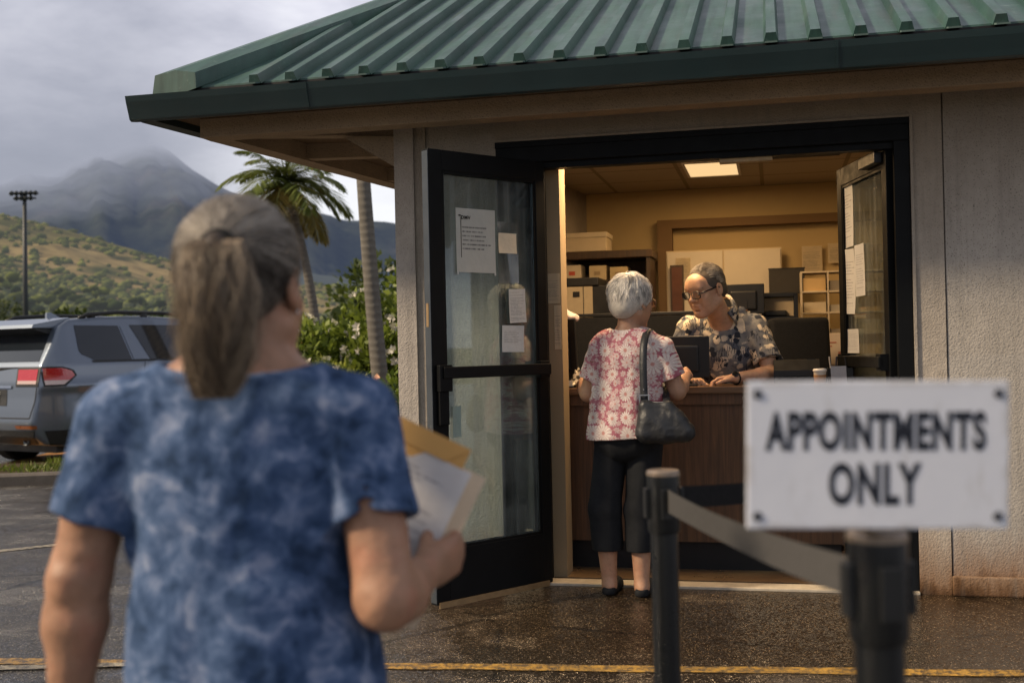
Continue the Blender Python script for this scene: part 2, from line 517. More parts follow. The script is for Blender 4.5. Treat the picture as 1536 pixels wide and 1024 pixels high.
w = MB(); w.box2((-.66, -.045, 1.0), (-.62, -.001, 2.4)); w.build('conduit_cover', M_steel, bld)
w = MB(); w.prism([(-.85, .16, 0), (-.70, .16, 0), (-.15, 4.6, 0), (-.30, 4.6, 0)], (0, 0, 2.62)); w.build('side_wall', M_stucco, bld)
w = MB(); w.box2((-.3, 4.6, 0), (7, 4.75, 2.62)); w.build('rear_wall', M_stucco, bld)
w = MB(); w.box2((7, 0, 0), (7.15, 4.75, 2.62)); w.build('side_wall', M_stucco, bld)

# roof: standing seam panels with ribs
EY, EZ, SL = -.55, 2.77, .482
RIDGE = 2.25
def hipx(y): return -1.80+(y-EY)*.22
def rz(y): return EZ+SL*(y-EY)
bm = MB()
V = lambda *a: Vector(a)
xr = 7.9
apex = (hipx(RIDGE), RIDGE, rz(RIDGE)); apr = (xr-2.8, RIDGE, rz(RIDGE))
cA = (-1.92, EY, EZ); cB = (-1.92+.15*5.6, 5.1, EZ); cC = (xr, 5.1, EZ); cD = (xr, EY, EZ)
bm.quad(cA, cD, apr, apex); bm.quad(cB, cA, apex); bm.quad(cC, cB, apex, apr); bm.quad(cD, cC, apr)
und = lambda p: (p[0], p[1], p[2]-.03)
bm.quad(und(cA), und(cD), und(apr), und(apex)); bm.quad(und(cB), und(cA), und(apex))
bm.quad(cA, cD, und(cD), und(cA)); bm.quad(cA, cB, und(cB), und(cA))
nrm = Vector((0, -SL, 1)).normalized()
x = -1.43
while x < xr-.2:
    ytop = min(RIDGE, EY+(x+1.80)/.22*1.0) if x < hipx(RIDGE) else RIDGE
    if x > xr-2.8: ytop = min(ytop, EY+(xr-x))
    y0 = EY-.035+random.uniform(-.006, .006)
    if ytop-y0 > .1:
        wb, wt, h = .036, .023, .048
        sec = [(-wb, 0), (-wt, h), (wt, h), (wb, 0)]
        a = [Vector((x+q, y0, rz(y0)))+nrm*hh for q, hh in sec]
        b = [Vector((x+q, ytop, rz(ytop)))+nrm*hh for q, hh in sec]
        for i in range(3): bm.quad(a[i], a[i+1], b[i+1], b[i])
        bm.quad(*a[::-1])
    x += .2065
roof = bm.build('roof', M_roof, bld)
# dark closure, straps
c = MB(); c.box2((-2.0, EY-.012, 2.70), (xr-.02, EY+.03, EZ-.012)); c.build('eave_closure', M_kick, bld)
c = MB(); c.box2((-1.9, EY-.004, 2.742), (xr-.1, EY+.02, 2.756)); x = -1.43
while x < xr-.2:
    c.box((x, EY-.055, 2.752), (.03, .045, .004), Matrix.Rotation(rad(14), 3, 'X')); x += .2065
c.build('drip_edge', plain('strap_metal', (.10, .15, .14), .5, .4, var=.3), bld)
# hip cap
hd = Vector((apex[0]-cA[0], apex[1]-cA[1], apex[2]-cA[2])).normalized()
p0 = Vector(cA)+Vector((-.02, -.045, .012)); p1 = Vector(apex)
side = Vector((1, 0, 0)); up = Vector((0, 0, 1))
sec = [(-.10, -.10), (-.075, .055), (.045, .075), (.165, .055), (.17, -.03)]
hc = MB()
a = [p0+side*s+up*z for s, z in sec]; b = [p1+side*s+up*z for s, z in sec]
for i in range(4): hc.quad(a[i], a[i+1], b[i+1], b[i])
hc.quad(*a[::-1]); hc.build('hip_cap', M_roof, bld)
hc = MB(); q = [(-.12, -.05), (-.1, .05), (.1, .05), (.12, -.05)]
a = [Vector((apex[0], apex[1]+s, apex[2]+z)) for s, z in q]; b = [Vector((apr[0], apr[1]+s, apr[2]+z)) for s, z in q]
for i in range(3): hc.quad(a[i], a[i+1], b[i+1], b[i])
hc.build('ridge_cap', M_roof, bld)
# gutter
prof = [(-.54, 2.715), (-.54, 2.602), (-.60, 2.592), (-.618, 2.60), (-.628, 2.628), (-.652, 2.69), (-.66, 2.722), (-.648, 2.725), (-.636, 2.69), (-.56, 2.685)]
g = MB(); g.prism([(-2.16, y, z) for y, z in prof], (xr+2.2, 0, 0))
for xx in (-1.12, 1.55, 4.6):
    g.prism([(xx, y-.004 if y < -.59 else y, z-.003 if z < 2.6 else z) for y, z in prof[:7]]+[(xx, -.55, 2.722)], (.012, 0, 0))
g.build('gutter', M_gutter, bld)
sk = Vector((.15, 1, 0)).normalized()
g = MB(); g.prism([(-2.16+(-.56-y)*-1.0+.02-.12-.04, -.60, z) if False else (-2.075+(y+.56), -.56, z) for y, z in prof], sk*5.7)
g.build('gutter', M_gutter, bld)
# eave beam, soffit, outriggers
b = MB(); b.box2((-1.885, -.35, 2.532), (7.5, -.215, 2.64), bev=.006); b.build('eave_beam', M_beam, bld)
b = MB(); b.prism([(-1.885, -.21, 2.535), (-1.755, -.21, 2.535), (-1.755, -.21, 2.64), (-1.885, -.21, 2.64)], sk*4.8); b.build('eave_beam', M_beam, bld)
b = MB(); b.prism([(-2.08, -.57, 2.641), (7.8, -.57, 2.641), (7.8, 5.0, 2.641), (-1.25, 5.0, 2.641)], (0, 0, .012)); b.build('soffit', M_soffit, bld)
for (ax, ay, bx, by) in ((-.80, .08, -1.80, -.26), (-.74, .75, -1.66, .62), (-.6, 1.8, -1.5, 1.7), (-.5, 2.9, -1.33, 2.8)):
    r = MB(); d = Vector((bx-ax, by-ay, 0)); s = Vector((-d.y, d.x, 0)).normalized()*.045
    r.prism([Vector((ax, ay, 2.545))-s, Vector((ax, ay, 2.545))+s, Vector((ax, ay, 2.64))+s, Vector((ax, ay, 2.64))-s], d)
    r.build('outrigger', M_beam, bld)
b = MB(); b.prism([(-.85, -.028, 2.36), (-.85, -.028, 2.53), (-1.12, -.12, 2.53)], (.0, .07, 0)); b.build('bracket', M_beam, bld)

# interior shell
b = MB(); b.box2((-.68, .15, -.02), (6.98, 4.6, .012)); b.build('floor', M_floor, bld)
b = MB(); b.box2((-.26, -.035, 0), (1.94, .10, .016), bev=.004); b.build('threshold', M_sill, bld)
b = MB(); b.box2((-.68, .152, 2.60), (6.98, 4.59, 2.635)); b.build('ceiling', M_ceil, bld)
b = MB(); b.box2((-.66, 3.4, .0), (6.98, 3.5, 2.60)); b.build('interior_wall', M_iwall, bld)
b = MB(); b.box2((5.0, .16, 0), (5.1, 3.4, 2.60)); b.build('interior_wall', M_iwall, bld)
b = MB(); b.box2((.31, 3.28, .0), (.43, 3.4, 2.34)); b.box2((.43, 3.28, 2.27), (3.2, 3.4, 2.34)); b.box2((3.2, 3.28, 0), (3.32, 3.4, 2.34)); b.build('opening_trim', M_brown, bld)
b = MB(); b.box2((-.02, .153, .012), (.068, .33, 2.60)); b.build('pier', M_ipier, bld)
b = MB(); b.box2((-.26, .155, .0), (-.02, .30, 2.60)); b.build('pier', M_brown, bld)
# door frame
f = MB()
f.box2((-.262, .0, 2.345), (1.941, .13, 2.461), bev=.004)
f.box2((-.262, .02, .016), (-.205, .12, 2.345)); f.box2((-.07, .0, .016), (-.004, .13, 2.345), bev=.004)
f.box2((1.862, .0, .016), (1.941, .13, 2.345), bev=.004)
f.box2((-.262, -.012, 2.43), (1.941, -.001, 2.461)); f.box2((-.05, .03, 2.31), (1.87, .11, 2.345))
f.build('door_frame', M_frame, bld)
f = MB(); f.box2((-.205, .06, .02), (-.07, .066, 2.345)); f.build('sidelight', M_glass, bld)
f = MB(); f.box2((-.205, .05, .80), (-.07, .08, .86)); f.build('sidelight_rail', M_frame, bld)

def door_leaf(hx, hy, ang, W=.80, H0=.02, H1=2.335, hand=1):
    """leaf hinged at (hx,hy); local x runs from the hinge to the free edge"""
    d = MB(); T = .026
    sw = .085
    d.box2((0, -T, H0), (sw*.8, T, H1), bev=.003); d.box2((W-sw, -T, H0), (W, T, H1), bev=.003)
    d.box2((sw*.8, -T, H1-.105), (W-sw, T, H1), bev=.003); d.box2((sw*.8, -T, H0+.012), (W-sw, T, .295), bev=.003)
    for s in (-1, 1):
        d.box2((sw*.8, s*T*.7-.004, .295), (sw*.8+.014, s*T*.7+.004, H1-.105)); d.box2((W-sw-.014, s*T*.7-.004, .295), (W-sw, s*T*.7+.004, H1-.105))
        d.box2((sw*.8, s*T*.7-.004, .295), (W-sw, s*T*.7+.004, .309)); d.box2((sw*.8, s*T*.7-.004, H1-.119), (W-sw, s*T*.7+.004, H1-.105))
    o = d.build('door', M_frame, bld)
    o.location = (hx, hy, 0); o.rotation_euler = (0, 0, ang)
    g = MB(); g.box2((sw*.8, -.003, .296), (W-sw, .003, H1-.106)); g.build('pane', M_glass, o)
    e = MB(); e.box2((W+.0005, -T*.9, H0+.01), (W+.004, T*.9, H1-.01)); e.build('edge_strip', M_steel, o)
    return o
LD = math.atan2(-.644, -.465)
dl = door_leaf(-.002, -.012, LD)
# outward faces: with this angle the leaf's +y side looks toward the camera side
b = MB()
yb = .062
b.box2((.02, yb-.018, 1.165), (.76, yb+.012, 1.225), bev=.005); b.box2((.02, .0262, 1.15), (.09, yb, 1.24), bev=.004); b.box2((.70, .0262, 1.10), (.78, yb, 1.235), bev=.004)
b.box2((.715, .0262, .93), (.775, .05, 1.10), bev=.004)
b.build('push_bar', M_frame, dl)
b = MB(); b.box2((.8042, -.010, 1.43), (.8062, .010, 1.55)); b.build('latch_plate', M_brass, dl)
b = MB(); b.box2((.03, .0265, .004), (.79, .034, .034)); b.build('foot_strip', M_brass, dl)  # tan strip along the foot of the leaf
b = MB(); b.box2((.05, -.064, 2.25), (.30, -.0265, 2.31), bev=.006); b.build('door_closer', M_black, dl)
dr = door_leaf(1.852, .07, rad(90+13.5), .87)
b = MB(); b.box2((.05, .0265, 2.25), (.32, .07, 2.31), bev=.006); b.build('door_closer', M_black, dr)
b = MB(); b.box2((.02, .05, 1.165), (.76, .08, 1.225), bev=.005); b.box2((.02, .0262, 1.15), (.09, .07, 1.24)); b.box2((.70, .0262, 1.10), (.78, .07, 1.235)); b.build('push_bar', M_frame, dr)
b = MB(); b.box2((.97, .05, 2.285), (1.25, .10, 2.315), bev=.004); b.build('closer_arm', M_brass, bld)

# ceiling fixtures
lf = empty('ceiling_light', BW(.82, 2.3, 2.60), -YAW, 'lit rectangular fluorescent panel in the tiled office ceiling', 'ceiling light')
b = MB(); b.box2((-.20, -.36, -.012), (.20, -.33, .0)); b.box2((-.20, .33, -.012), (.20, .36, .0)); b.box2((-.20, -.33, -.012), (-.18, .33, .0)); b.box2((.18, -.33, -.012), (.20, .33, 0)); b.build('frame', M_white, lf)
b = MB(); b.box2((-.18, -.33, -.008), (.18, .33, -.002)); b.build('diffuser', M_lamp, lf)
vt = empty('ceiling_vent', BW(1.42, 1.75, 2.60), -YAW, 'dark air vent panel set in the ceiling right of the lit light', 'vent')
b = MB(); b.box2((-.30, -.17, -.010), (.30, .17, -.001)); b.build('panel', plain('vent_grey', (.05, .045, .04), .6), vt)
b = MB()
for k in range(9): b.box((0, -.14+.035*k, -.016), (.28, .010, .003), Matrix.Rotation(rad(25), 3, 'X'))
b.build('louvre', plain('vent_slat', (.10, .09, .075), .5), vt)
def lamp(loc, sx, sy, power, c=(1, .66, .33)):
    l = bpy.data.lights.new('office_area_light', 'AREA'); l.shape = 'RECTANGLE'; l.size = sx; l.size_y = sy; l.energy = power; l.color = c
    o = bpy.data.objects.new('office_area_light', l); col.objects.link(o); o.location = loc; o.rotation_euler = (0, 0, -YAW)
    return o
lamp(BW(.82, 2.3, 2.57), .36, .66, 15, (1, .62, .28))
lamp(BW(2.6, 2.0, 2.57), .6, 1.2, 14, (1, .62, .28))
lamp(BW(.40, .52, 2.57), .7, .5, 56, (1, .66, .35))  # unseen lamp added to brighten the clerk's face
# ---------------------------------------------------------------- ground
def m_asphalt():
    t = NT('wet_asphalt'); o = t.obj()
    big = t.noise(t.map(o, (.5, 1.5, 1), (0, 0, 0), (0, 0, rad(8))), .9, 5, .6, .3); mid = t.noise(o, 3.2, 5, .65, .4); fine = t.noise(o, 140, 3, .7)
    agg = t.vor(o, 120); aggc = t.vor(o, 120, 'Color'); dens = t.noise(o, 2.4, 5, .7); agg2 = t.vor(o, 210)
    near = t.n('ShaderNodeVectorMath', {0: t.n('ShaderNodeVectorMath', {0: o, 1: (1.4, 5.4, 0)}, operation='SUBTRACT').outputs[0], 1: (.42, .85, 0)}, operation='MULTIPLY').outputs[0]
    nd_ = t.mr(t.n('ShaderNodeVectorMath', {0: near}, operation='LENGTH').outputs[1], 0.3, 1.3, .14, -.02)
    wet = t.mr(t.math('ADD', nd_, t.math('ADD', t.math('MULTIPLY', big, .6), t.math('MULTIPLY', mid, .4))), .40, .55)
    base = t.mix(wet, (.088, .080, .070), (.015, .0128, .0105))
    base = t.mix(t.mr(fine, .45, .7, 0, .5), base, (.09, .082, .07))
    pick = t.math('MULTIPLY', t.mr(agg, .42, .26), t.math('GREATER_THAN', t.sep(aggc)[0], t.mr(dens, .32, .66, .88, .36)))
    base = t.mix(t.math('MULTIPLY', pick, .75), base, t.mix(t.sep(aggc)[1], (.13, .115, .098), (.50, .45, .38)))
    # older repair band and cracks
    cr = t.vor(t.n('ShaderNodeMix', None).outputs[0] if False else t.map(o, (.55, .55, .55)), 1.0, feature='DISTANCE_TO_EDGE')
    base = t.mix(t.mr(t.math('ADD', cr, t.math('MULTIPLY', t.math('SUBTRACT', mid, .5), .06)), .0, .012, .8, 0), base, (.006, .006, .006))
    base = t.mix(t.mr(nd_, .0, .10, 0, .8), base, t.mix(1, base, (1.0, .72, .42), 'MULTIPLY'))  # warm reflection from the doorway painted into the asphalt colour
    r = t.mr(wet, 0, 1, .30, .06)
    r = t.math('ADD', r, t.math('MULTIPLY', t.math('SUBTRACT', fine, .5), .22), clamp=True)
    h = t.math('ADD', t.math('MULTIPLY', agg, -.8), t.math('MULTIPLY', fine, .7))
    b = t.bump(h, t.mr(wet, .2, 1, 1.0, .22), .008)
    b = t.bump(t.noise(o, 6, 4, .6), t.mr(wet, 0, 1, .3, .08), .02, b)
    # every stone of the aggregate is tilted a little: wet facets glint
    tilt = t.n('ShaderNodeVectorMath', {0: t.vor(o, 105, 'Color'), 1: (.5, .5, .5)}, operation='SUBTRACT').outputs[0]
    tilt = t.n('ShaderNodeVectorMath', {0: tilt, 3: t.mr(wet, 0, 1, .80, .26)}, operation='SCALE').outputs[0]
    nrm = t.n('ShaderNodeVectorMath', {0: t.n('ShaderNodeVectorMath', {0: b, 1: tilt}, operation='ADD').outputs[0]}, operation='NORMALIZE').outputs[0]
    return t.done(t.pbr(base, r, nrm, 0, .9))
M_asphalt = m_asphalt()

def m_line(name, c):
    t = NT(name); o = t.obj()
    n = t.noise(o, 26, 5, .7); f = t.noise(o, 120, 2, .7); agg = t.vor(o, 95)
    wear = t.math('ADD', t.math('MULTIPLY', n, .65), t.math('MULTIPLY', f, .35))
    base = t.mix(t.mr(t.noise(o, 3, 3), .3, .7), c, tuple(x*.6 for x in c))
    base = t.mix(t.mr(wear, .44, .56, 0, .92), base, (.035, .03, .026))
    return t.done(t.pbr(base, .42, t.bump(t.math('ADD', agg, f), .6, .005), 0, .5))
M_yellow = m_line('worn_yellow_paint', (.52, .30, .055))
M_pale = m_line('worn_pale_paint', (.46, .40, .28))

V, F = grid_sheet(2, 2, lambda u, v: np.stack([-9000+u*18000, -3000+v*18000, u*0-.02], 1))
M_field = plain('far_field', (.07, .085, .035), .9, .1, var=.4, scale=.02)
link('ground', mesh_np('ground', V, F), M_field, kind='structure')
V, F = grid_sheet(2, 2, lambda u, v: np.stack([-40+u*75, -14+v*66, u*0], 1))
link('asphalt_lot', mesh_np('asphalt_lot', V, F), M_asphalt, kind='structure')

def line(a, b, w, mat, z=.004):
    a = np.array(a, float); b = np.array(b, float); d = (b-a)/np.linalg.norm(b-a); n = np.array([-d[1], d[0]])*w/2
    k = int(np.linalg.norm(b-a)*14)+2
    def fn(u, v):
        base = a+np.outer(u, b-a)
        jit = (v-.5)*2
        ww = jit*(1+.10*np.sin(u*91+jit)+.07*np.sin(u*233))
        p = base+np.outer(ww, n)
        return np.stack([p[:, 0], p[:, 1], u*0+z], 1)
    V, F = grid_sheet(k, 2, fn)
    return link('painted_line', mesh_np('painted_line', V, F), mat, kind='structure')
lx, ly = -.524, 5.033
dx, dy = 2.03+.524, 4.619-5.033
line((lx-4.2*dx*.9, ly-4.2*dy*.5), (lx+2.6*dx, ly+2.6*dy), .088, M_yellow)
line((-8.0, 4.9), (-2.35, 8.55), .09, M_pale)
line((-6.0, 4.72), (-1.0, 4.87), .06, M_pale, .008)

# raised grass strip with kerb in front of the parked car
KA, KB = Vector((-13.0, 10.35, 0)), Vector((-1.6, 12.3, 0))
kd = (KB-KA).normalized(); kn = Vector((-kd.y, kd.x, 0))
M_kerb = m_stucco('kerb_concrete', (.13, .115, .10), .5)
b = MB(); b.prism([KA, KA+kn*.14, KA+kn*.14+Vector((0, 0, .125)), KA+kn*.03+Vector((0, 0, .125)), KA+Vector((0, 0, .10))], KB-KA)
b.build('kerb', M_kerb, kind='structure')
M_soil = plain('strip_soil', (.06, .045, .028), .95, .1, var=.5, scale=6, bump=.5, bscale=40)
b = MB(); b.prism([KA+kn*.14, KB+kn*.14, KB+kn*1.5, KA+kn*1.5], (0, 0, .105)); b.build('grass_strip', M_soil, kind='structure')

def m_leaf(name, rough=.5, trans=.3, spec=.35):
    t = NT(name); c = t.attr('col', 'Color')
    df = t.pbr(c, rough, None, 0, spec)
    tl = t.n('ShaderNodeBsdfTranslucent', {'Color': t.mix(.5, c, (.20, .26, .03), 'MIX')}).outputs[0]
    return t.done(t.n('ShaderNodeMixShader', {0: trans, 1: df, 2: tl}).outputs[0])
M_leaf = m_leaf('leaf')
M_far_leaf = m_leaf('far_leaf', .8, .12, .1)
M_petal = m_leaf('petal', .6, .3, .2)

def leaf_cards(P, D, L, Wd, C, fold=.25, N=None):
    """P base points, D directions (n,3), L lengths, Wd widths, C colours -> mesh arrays (diamond leaf of 2 quads... 4 verts+mid)"""
    n = len(P); D = D/np.linalg.norm(D, axis=1, keepdims=True)
    if N is None: N = rng.normal(size=(n, 3))
    S = np.cross(D, N); S /= np.linalg.norm(S, axis=1, keepdims=True)+1e-9
    U = np.cross(S, D)
    L = np.asarray(L)[:, None]; Wd = np.asarray(Wd)[:, None]
    mid = P+D*L*.45-U*Wd*fold*.3
    V = np.stack([P, mid+S*Wd*.5+U*Wd*fold, P+D*L-U*L*.08, mid-S*Wd*.5+U*Wd*fold], 1)
    F = np.arange(4*n).reshape(n, 4)
    return V.reshape(-1, 3), F, np.repeat(C, 4, axis=0)

# grass tufts
n = 9000
u = rng.uniform(0, 1, n)**1; v = rng.uniform(.15, 1.45, n)
keep = (vnoise(np.stack([u*12, v*2, v*0], 1), 1.5, 5) > -.35); u, v = u[keep], v[keep]; n = len(u)
P = np.array([KA+(KB-KA)*float(a)+kn*float(c) for a, c in zip(u, v)]); P[:, 2] = .10
D = np.stack([rng.normal(0, .45, n), rng.normal(0, .45, n), np.ones(n)], 1)
g = rng.uniform(0, 1, n)[:, None]
C = (1-g)*np.array([.05, .09, .012])+g*np.array([.17, .20, .03])
V, F, CC = leaf_cards(P, D, rng.uniform(.05, .13, n), rng.uniform(.008, .02, n), C)
me = mesh_np('grass', V, F); vcol(me, 'col', CC)
link('grass', me, M_leaf, label='patchy short green grass growing on the kerbed strip before the car', cat='grass', kind='stuff')

# ---------------------------------------------------------------- hills and mountains
def terrain(name, nx, ny, ufun, dfun, hfun, mat, colf=None):
    u, v = np.meshgrid(np.linspace(0, 1, nx), np.linspace(0, 1, ny))
    u, v = u.ravel(), v.ravel()
    th = ufun(u); d = dfun(v)
    X, Y = th*d, d
    Z = hfun(th, v, X, Y)
    Vv = np.stack([X, Y, Z], 1)
    i = np.arange(nx*ny).reshape(ny, nx)
    Ff = np.stack([i[:-1, :-1], i[:-1, 1:], i[1:, 1:], i[1:, :-1]], -1).reshape(-1, 4)
    me = mesh_np(name, Vv, Ff)
    if colf is not None: vcol(me, 'col', colf(Vv, th, v))
    return link(name, me, mat, None, True, kind='structure')
sm = lambda x, a, b: np.clip((x-a)/(b-a), 0, 1)**2*(3-2*np.clip((x-a)/(b-a), 0, 1))

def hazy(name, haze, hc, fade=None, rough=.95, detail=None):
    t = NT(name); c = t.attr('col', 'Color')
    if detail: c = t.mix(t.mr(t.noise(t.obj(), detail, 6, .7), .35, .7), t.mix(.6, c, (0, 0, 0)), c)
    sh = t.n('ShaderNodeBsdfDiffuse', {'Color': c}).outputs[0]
    em = t.n('ShaderNodeEmission', {'Color': hc, 'Strength': 1.0}).outputs[0]  # distance haze put in as a glow mixed over the surface colour
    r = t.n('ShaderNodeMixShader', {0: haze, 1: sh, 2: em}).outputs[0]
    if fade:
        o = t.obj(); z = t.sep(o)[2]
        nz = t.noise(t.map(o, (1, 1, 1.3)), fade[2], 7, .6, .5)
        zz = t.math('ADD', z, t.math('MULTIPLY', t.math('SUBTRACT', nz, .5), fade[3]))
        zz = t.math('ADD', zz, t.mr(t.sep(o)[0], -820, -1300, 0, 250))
        em2 = t.n('ShaderNodeEmission', {'Color': (.40, .42, .50), 'Strength': 1.0}).outputs[0]  # cloud on the upper slopes painted as glow, then faded to transparent
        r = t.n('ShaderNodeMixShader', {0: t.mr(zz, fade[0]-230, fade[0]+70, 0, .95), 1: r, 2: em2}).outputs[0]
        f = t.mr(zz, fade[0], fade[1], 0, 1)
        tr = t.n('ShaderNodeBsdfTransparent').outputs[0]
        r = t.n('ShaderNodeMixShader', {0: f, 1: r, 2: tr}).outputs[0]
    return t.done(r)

# near hillside with golden grass and scrub
us = np.array([-1.6, -.9, -.60, -.45, -.39, -.34, -.30, -.24, -.18, -.12, -.05, .1, .5, 1.2])
e1 = np.array([.15, .16, .140, .120, .104, .088, .074, .062, .054, .048, .042, .035, .03, .03])
def hill_h(th, v, X, Y):
    E = np.interp(th, us, e1)
    P = np.stack([X, Y, X*0], 1)
    n = fbm(P, 1/160., 5, 3)
    prof = sm(v, .02, 1.0)**1.25
    return prof*E*900*(1+.10*n)+prof*8*fbm(P, 1/40., 3, 9)-.5
def hill_c(V, th, v):
    n = fbm(V*np.array([1, 1, 2.0]), 1/70., 5, 21); n2 = fbm(V, 1/22., 4, 31)
    gold = np.array([.36, .27, .12]); olive = np.array([.12, .125, .04]); dark = np.array([.055, .07, .025])
    a = sm(v, .30, .75)
    f = np.clip(-.05+.8*np.exp(-((v-.55)/.28)**2)+.9*n-.35*sm(v, .75, 1), 0, 1)[:, None]
    c = (1-f)*olive+f*gold
    g = np.clip((n2+.12-.25*a)*2.2, 0, 1)[:, None]
    return c*(1-g)+dark*g
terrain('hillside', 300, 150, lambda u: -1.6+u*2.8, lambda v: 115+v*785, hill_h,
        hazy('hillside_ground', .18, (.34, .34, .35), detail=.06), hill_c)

# scrub and trees that cover the hillside as one mass
def blob_field(name, pts, rad_, cols, mat, **kw):
    bm0 = bmesh.new(); bmesh.ops.create_icosphere(bm0, subdivisions=1, radius=1.0)
    bv = np.array([v.co[:] for v in bm0.verts]); bf = np.array([[v.index for v in f.verts] for f in bm0.faces]); bm0.free()
    k = len(bv); n = len(pts)
    j = 1+rng.normal(0, .22, (n, k, 1))
    sc = np.stack([rad_, rad_, rad_*rng.uniform(.55, .85, n)], 1)[:, None, :]
    Vv = pts[:, None, :]+bv[None]*sc*j
    Ff = (np.arange(n)[:, None, None]*k+bf[None]).reshape(-1, 3)
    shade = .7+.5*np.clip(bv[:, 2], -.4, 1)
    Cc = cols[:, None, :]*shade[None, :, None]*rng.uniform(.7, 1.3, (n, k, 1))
    me = mesh_np(name, Vv.reshape(-1, 3), Ff); vcol(me, 'col', np.clip(Cc.reshape(-1, 3), 0, 1))
    return link(name, me, mat, None, False, **kw)
n = 22000
th = rng.uniform(-.75, .12, n); v = rng.uniform(0, 1, n)**1.4
d = 115+v*785; X, Y = th*d, d
P0 = np.stack([X, Y, X*0], 1)
dens = .55-.55*sm(v, .25, .7)+.6*fbm(P0, 1/70., 4, 21)*-1
keep = rng.uniform(-.2, .6, n) < dens
th, v, X, Y = th[keep], v[keep], X[keep], Y[keep]
Z = hill_h(th, v, X, Y)
pts = np.stack([X, Y, Z+.6], 1); n = len(pts)
g = rng.uniform(0, 1, n)[:, None]
cols = (1-g)*np.array([.030, .045, .014])+g*np.array([.15, .16, .04])
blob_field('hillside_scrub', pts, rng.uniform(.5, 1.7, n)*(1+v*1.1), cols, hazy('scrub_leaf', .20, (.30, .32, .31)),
           label='distant scrub and bushes covering the sunlit golden hillside', cat='scrub', kind='stuff')

n = 2600
th = rng.uniform(-.75, .12, n); v = rng.uniform(0, .55, n)**1.5
d = 118+v*785; X, Y = th*d, d
keep = rng.uniform(-.6, .5, n) < .25-.9*v+.8*fbm(np.stack([X, Y, X*0], 1), 1/55., 3, 61)
th, v, X, Y = th[keep], v[keep], X[keep], Y[keep]; n = len(X)
cl = rng.integers(3, 6, n); idx = np.repeat(np.arange(n), cl); R0 = rng.uniform(1.6, 4.2, n)
pts = np.stack([X, Y, hill_h(th, v, X, Y)+R0*.7], 1)[idx]+rng.normal(0, .55, (len(idx), 3))*R0[idx][:, None]*np.array([1, 1, .6])
g = rng.uniform(0, 1, n)[:, None]
cols = ((1-g)*np.array([.020, .032, .012])+g*np.array([.10, .115, .028]))[idx]*rng.uniform(.7, 1.3, (len(idx), 1))
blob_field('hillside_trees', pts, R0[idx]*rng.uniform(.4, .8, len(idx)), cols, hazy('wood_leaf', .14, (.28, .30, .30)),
           label='mass of distant trees along the foot of the hillside', cat='woodland', kind='stuff')

# mountains, with cloud painted over their tops
um = np.array([-1.6, -.9, -.60, -.47, -.42, -.385, -.355, -.335, -.312, -.295, -.28, -.262, -.24, -.215, -.19, -.165, -.14, -.11, -.06, 0, .2, .6, 1.2])
em_ = np.array([.20, .21, .20, .185, .172, .178, .186, .190, .187, .176, .163, .150, .138, .131, .127, .121, .114, .111, .108, .10, .11, .12, .12])
def mtn_h(th, v, X, Y):
    E = np.interp(th, um, em_)
    P = np.stack([X, Y, X*0], 1)
    n = fbm(P, 1/420., 5, 77, ridged=True); n2 = fbm(np.stack([th*3000, v*260, v*0], 1), 1/140., 5, 41, ridged=True)
    prof = v**1.15
    amp = np.clip(v*1.6, 0, 1)*np.clip((1.02-v)*3.2, 0, 1)
    return prof*E*3200+amp*(45*n+62*n2)+6*fbm(P, 1/60., 3, 5)*v
def mtn_c(V, th, v):
    n = fbm(V, 1/120., 5, 12); n2 = fbm(np.stack([th*3000, v*260, v*0], 1), 1/140., 5, 41, ridged=True)
    a = np.array([.012, .022, .020]); b = np.array([.095, .11, .075]); c = np.array([.13, .12, .11])
    f = np.clip(.45+.6*n2+.4*n, 0, 1)[:, None]
    k = np.clip(n*2-.5, 0, 1)[:, None]
    return (a*(1-f)+b*f)*(1-k)+c*k
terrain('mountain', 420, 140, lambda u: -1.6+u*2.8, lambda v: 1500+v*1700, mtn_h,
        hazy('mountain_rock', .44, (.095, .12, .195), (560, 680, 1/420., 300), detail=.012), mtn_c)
us2 = np.array([-1.6, -.5, -.3, -.2, -.12, 0, .3, 1.2]); e2 = np.array([.09, .09, .088, .078, .066, .055, .05, .05])
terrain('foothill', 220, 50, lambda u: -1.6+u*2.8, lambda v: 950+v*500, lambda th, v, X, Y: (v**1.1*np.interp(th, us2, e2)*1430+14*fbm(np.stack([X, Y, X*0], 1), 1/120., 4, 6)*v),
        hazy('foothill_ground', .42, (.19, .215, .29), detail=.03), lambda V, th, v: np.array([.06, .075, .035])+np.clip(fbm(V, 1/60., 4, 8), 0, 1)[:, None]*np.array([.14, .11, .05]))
# ---------------------------------------------------------------- trees, palms and shrubs
M_bark = plain('palm_bark', (.20, .185, .165), .9, .1, var=.45, scale=6, bump=.6, bscale=30)
def m_palmbark():
    t = NT('ringed_palm_bark'); o = t.obj(); s = t.sep(o)
    ring = t.n('ShaderNodeTexWave', {'Vector': o, 'Scale': 3.2, 'Distortion': 2.2, 'Detail': 3}, bands_direction='Z').outputs[1]
    n = t.noise(o, 9, 5, .65)
    base = t.mix(n, (.09, .083, .072), (.20, .185, .16)); base = t.mix(t.mr(ring, .6, .95, 0, .28), base, (.07, .062, .055)); base = t.mix(t.mr(t.noise(o, 3.5, 4), .5, .7, 0, .5), base, (.09, .085, .075))
    return t.done(t.pbr(base, .9, t.bump(ring, .25, .02), 0, .15))
M_palmbark = m_palmbark()

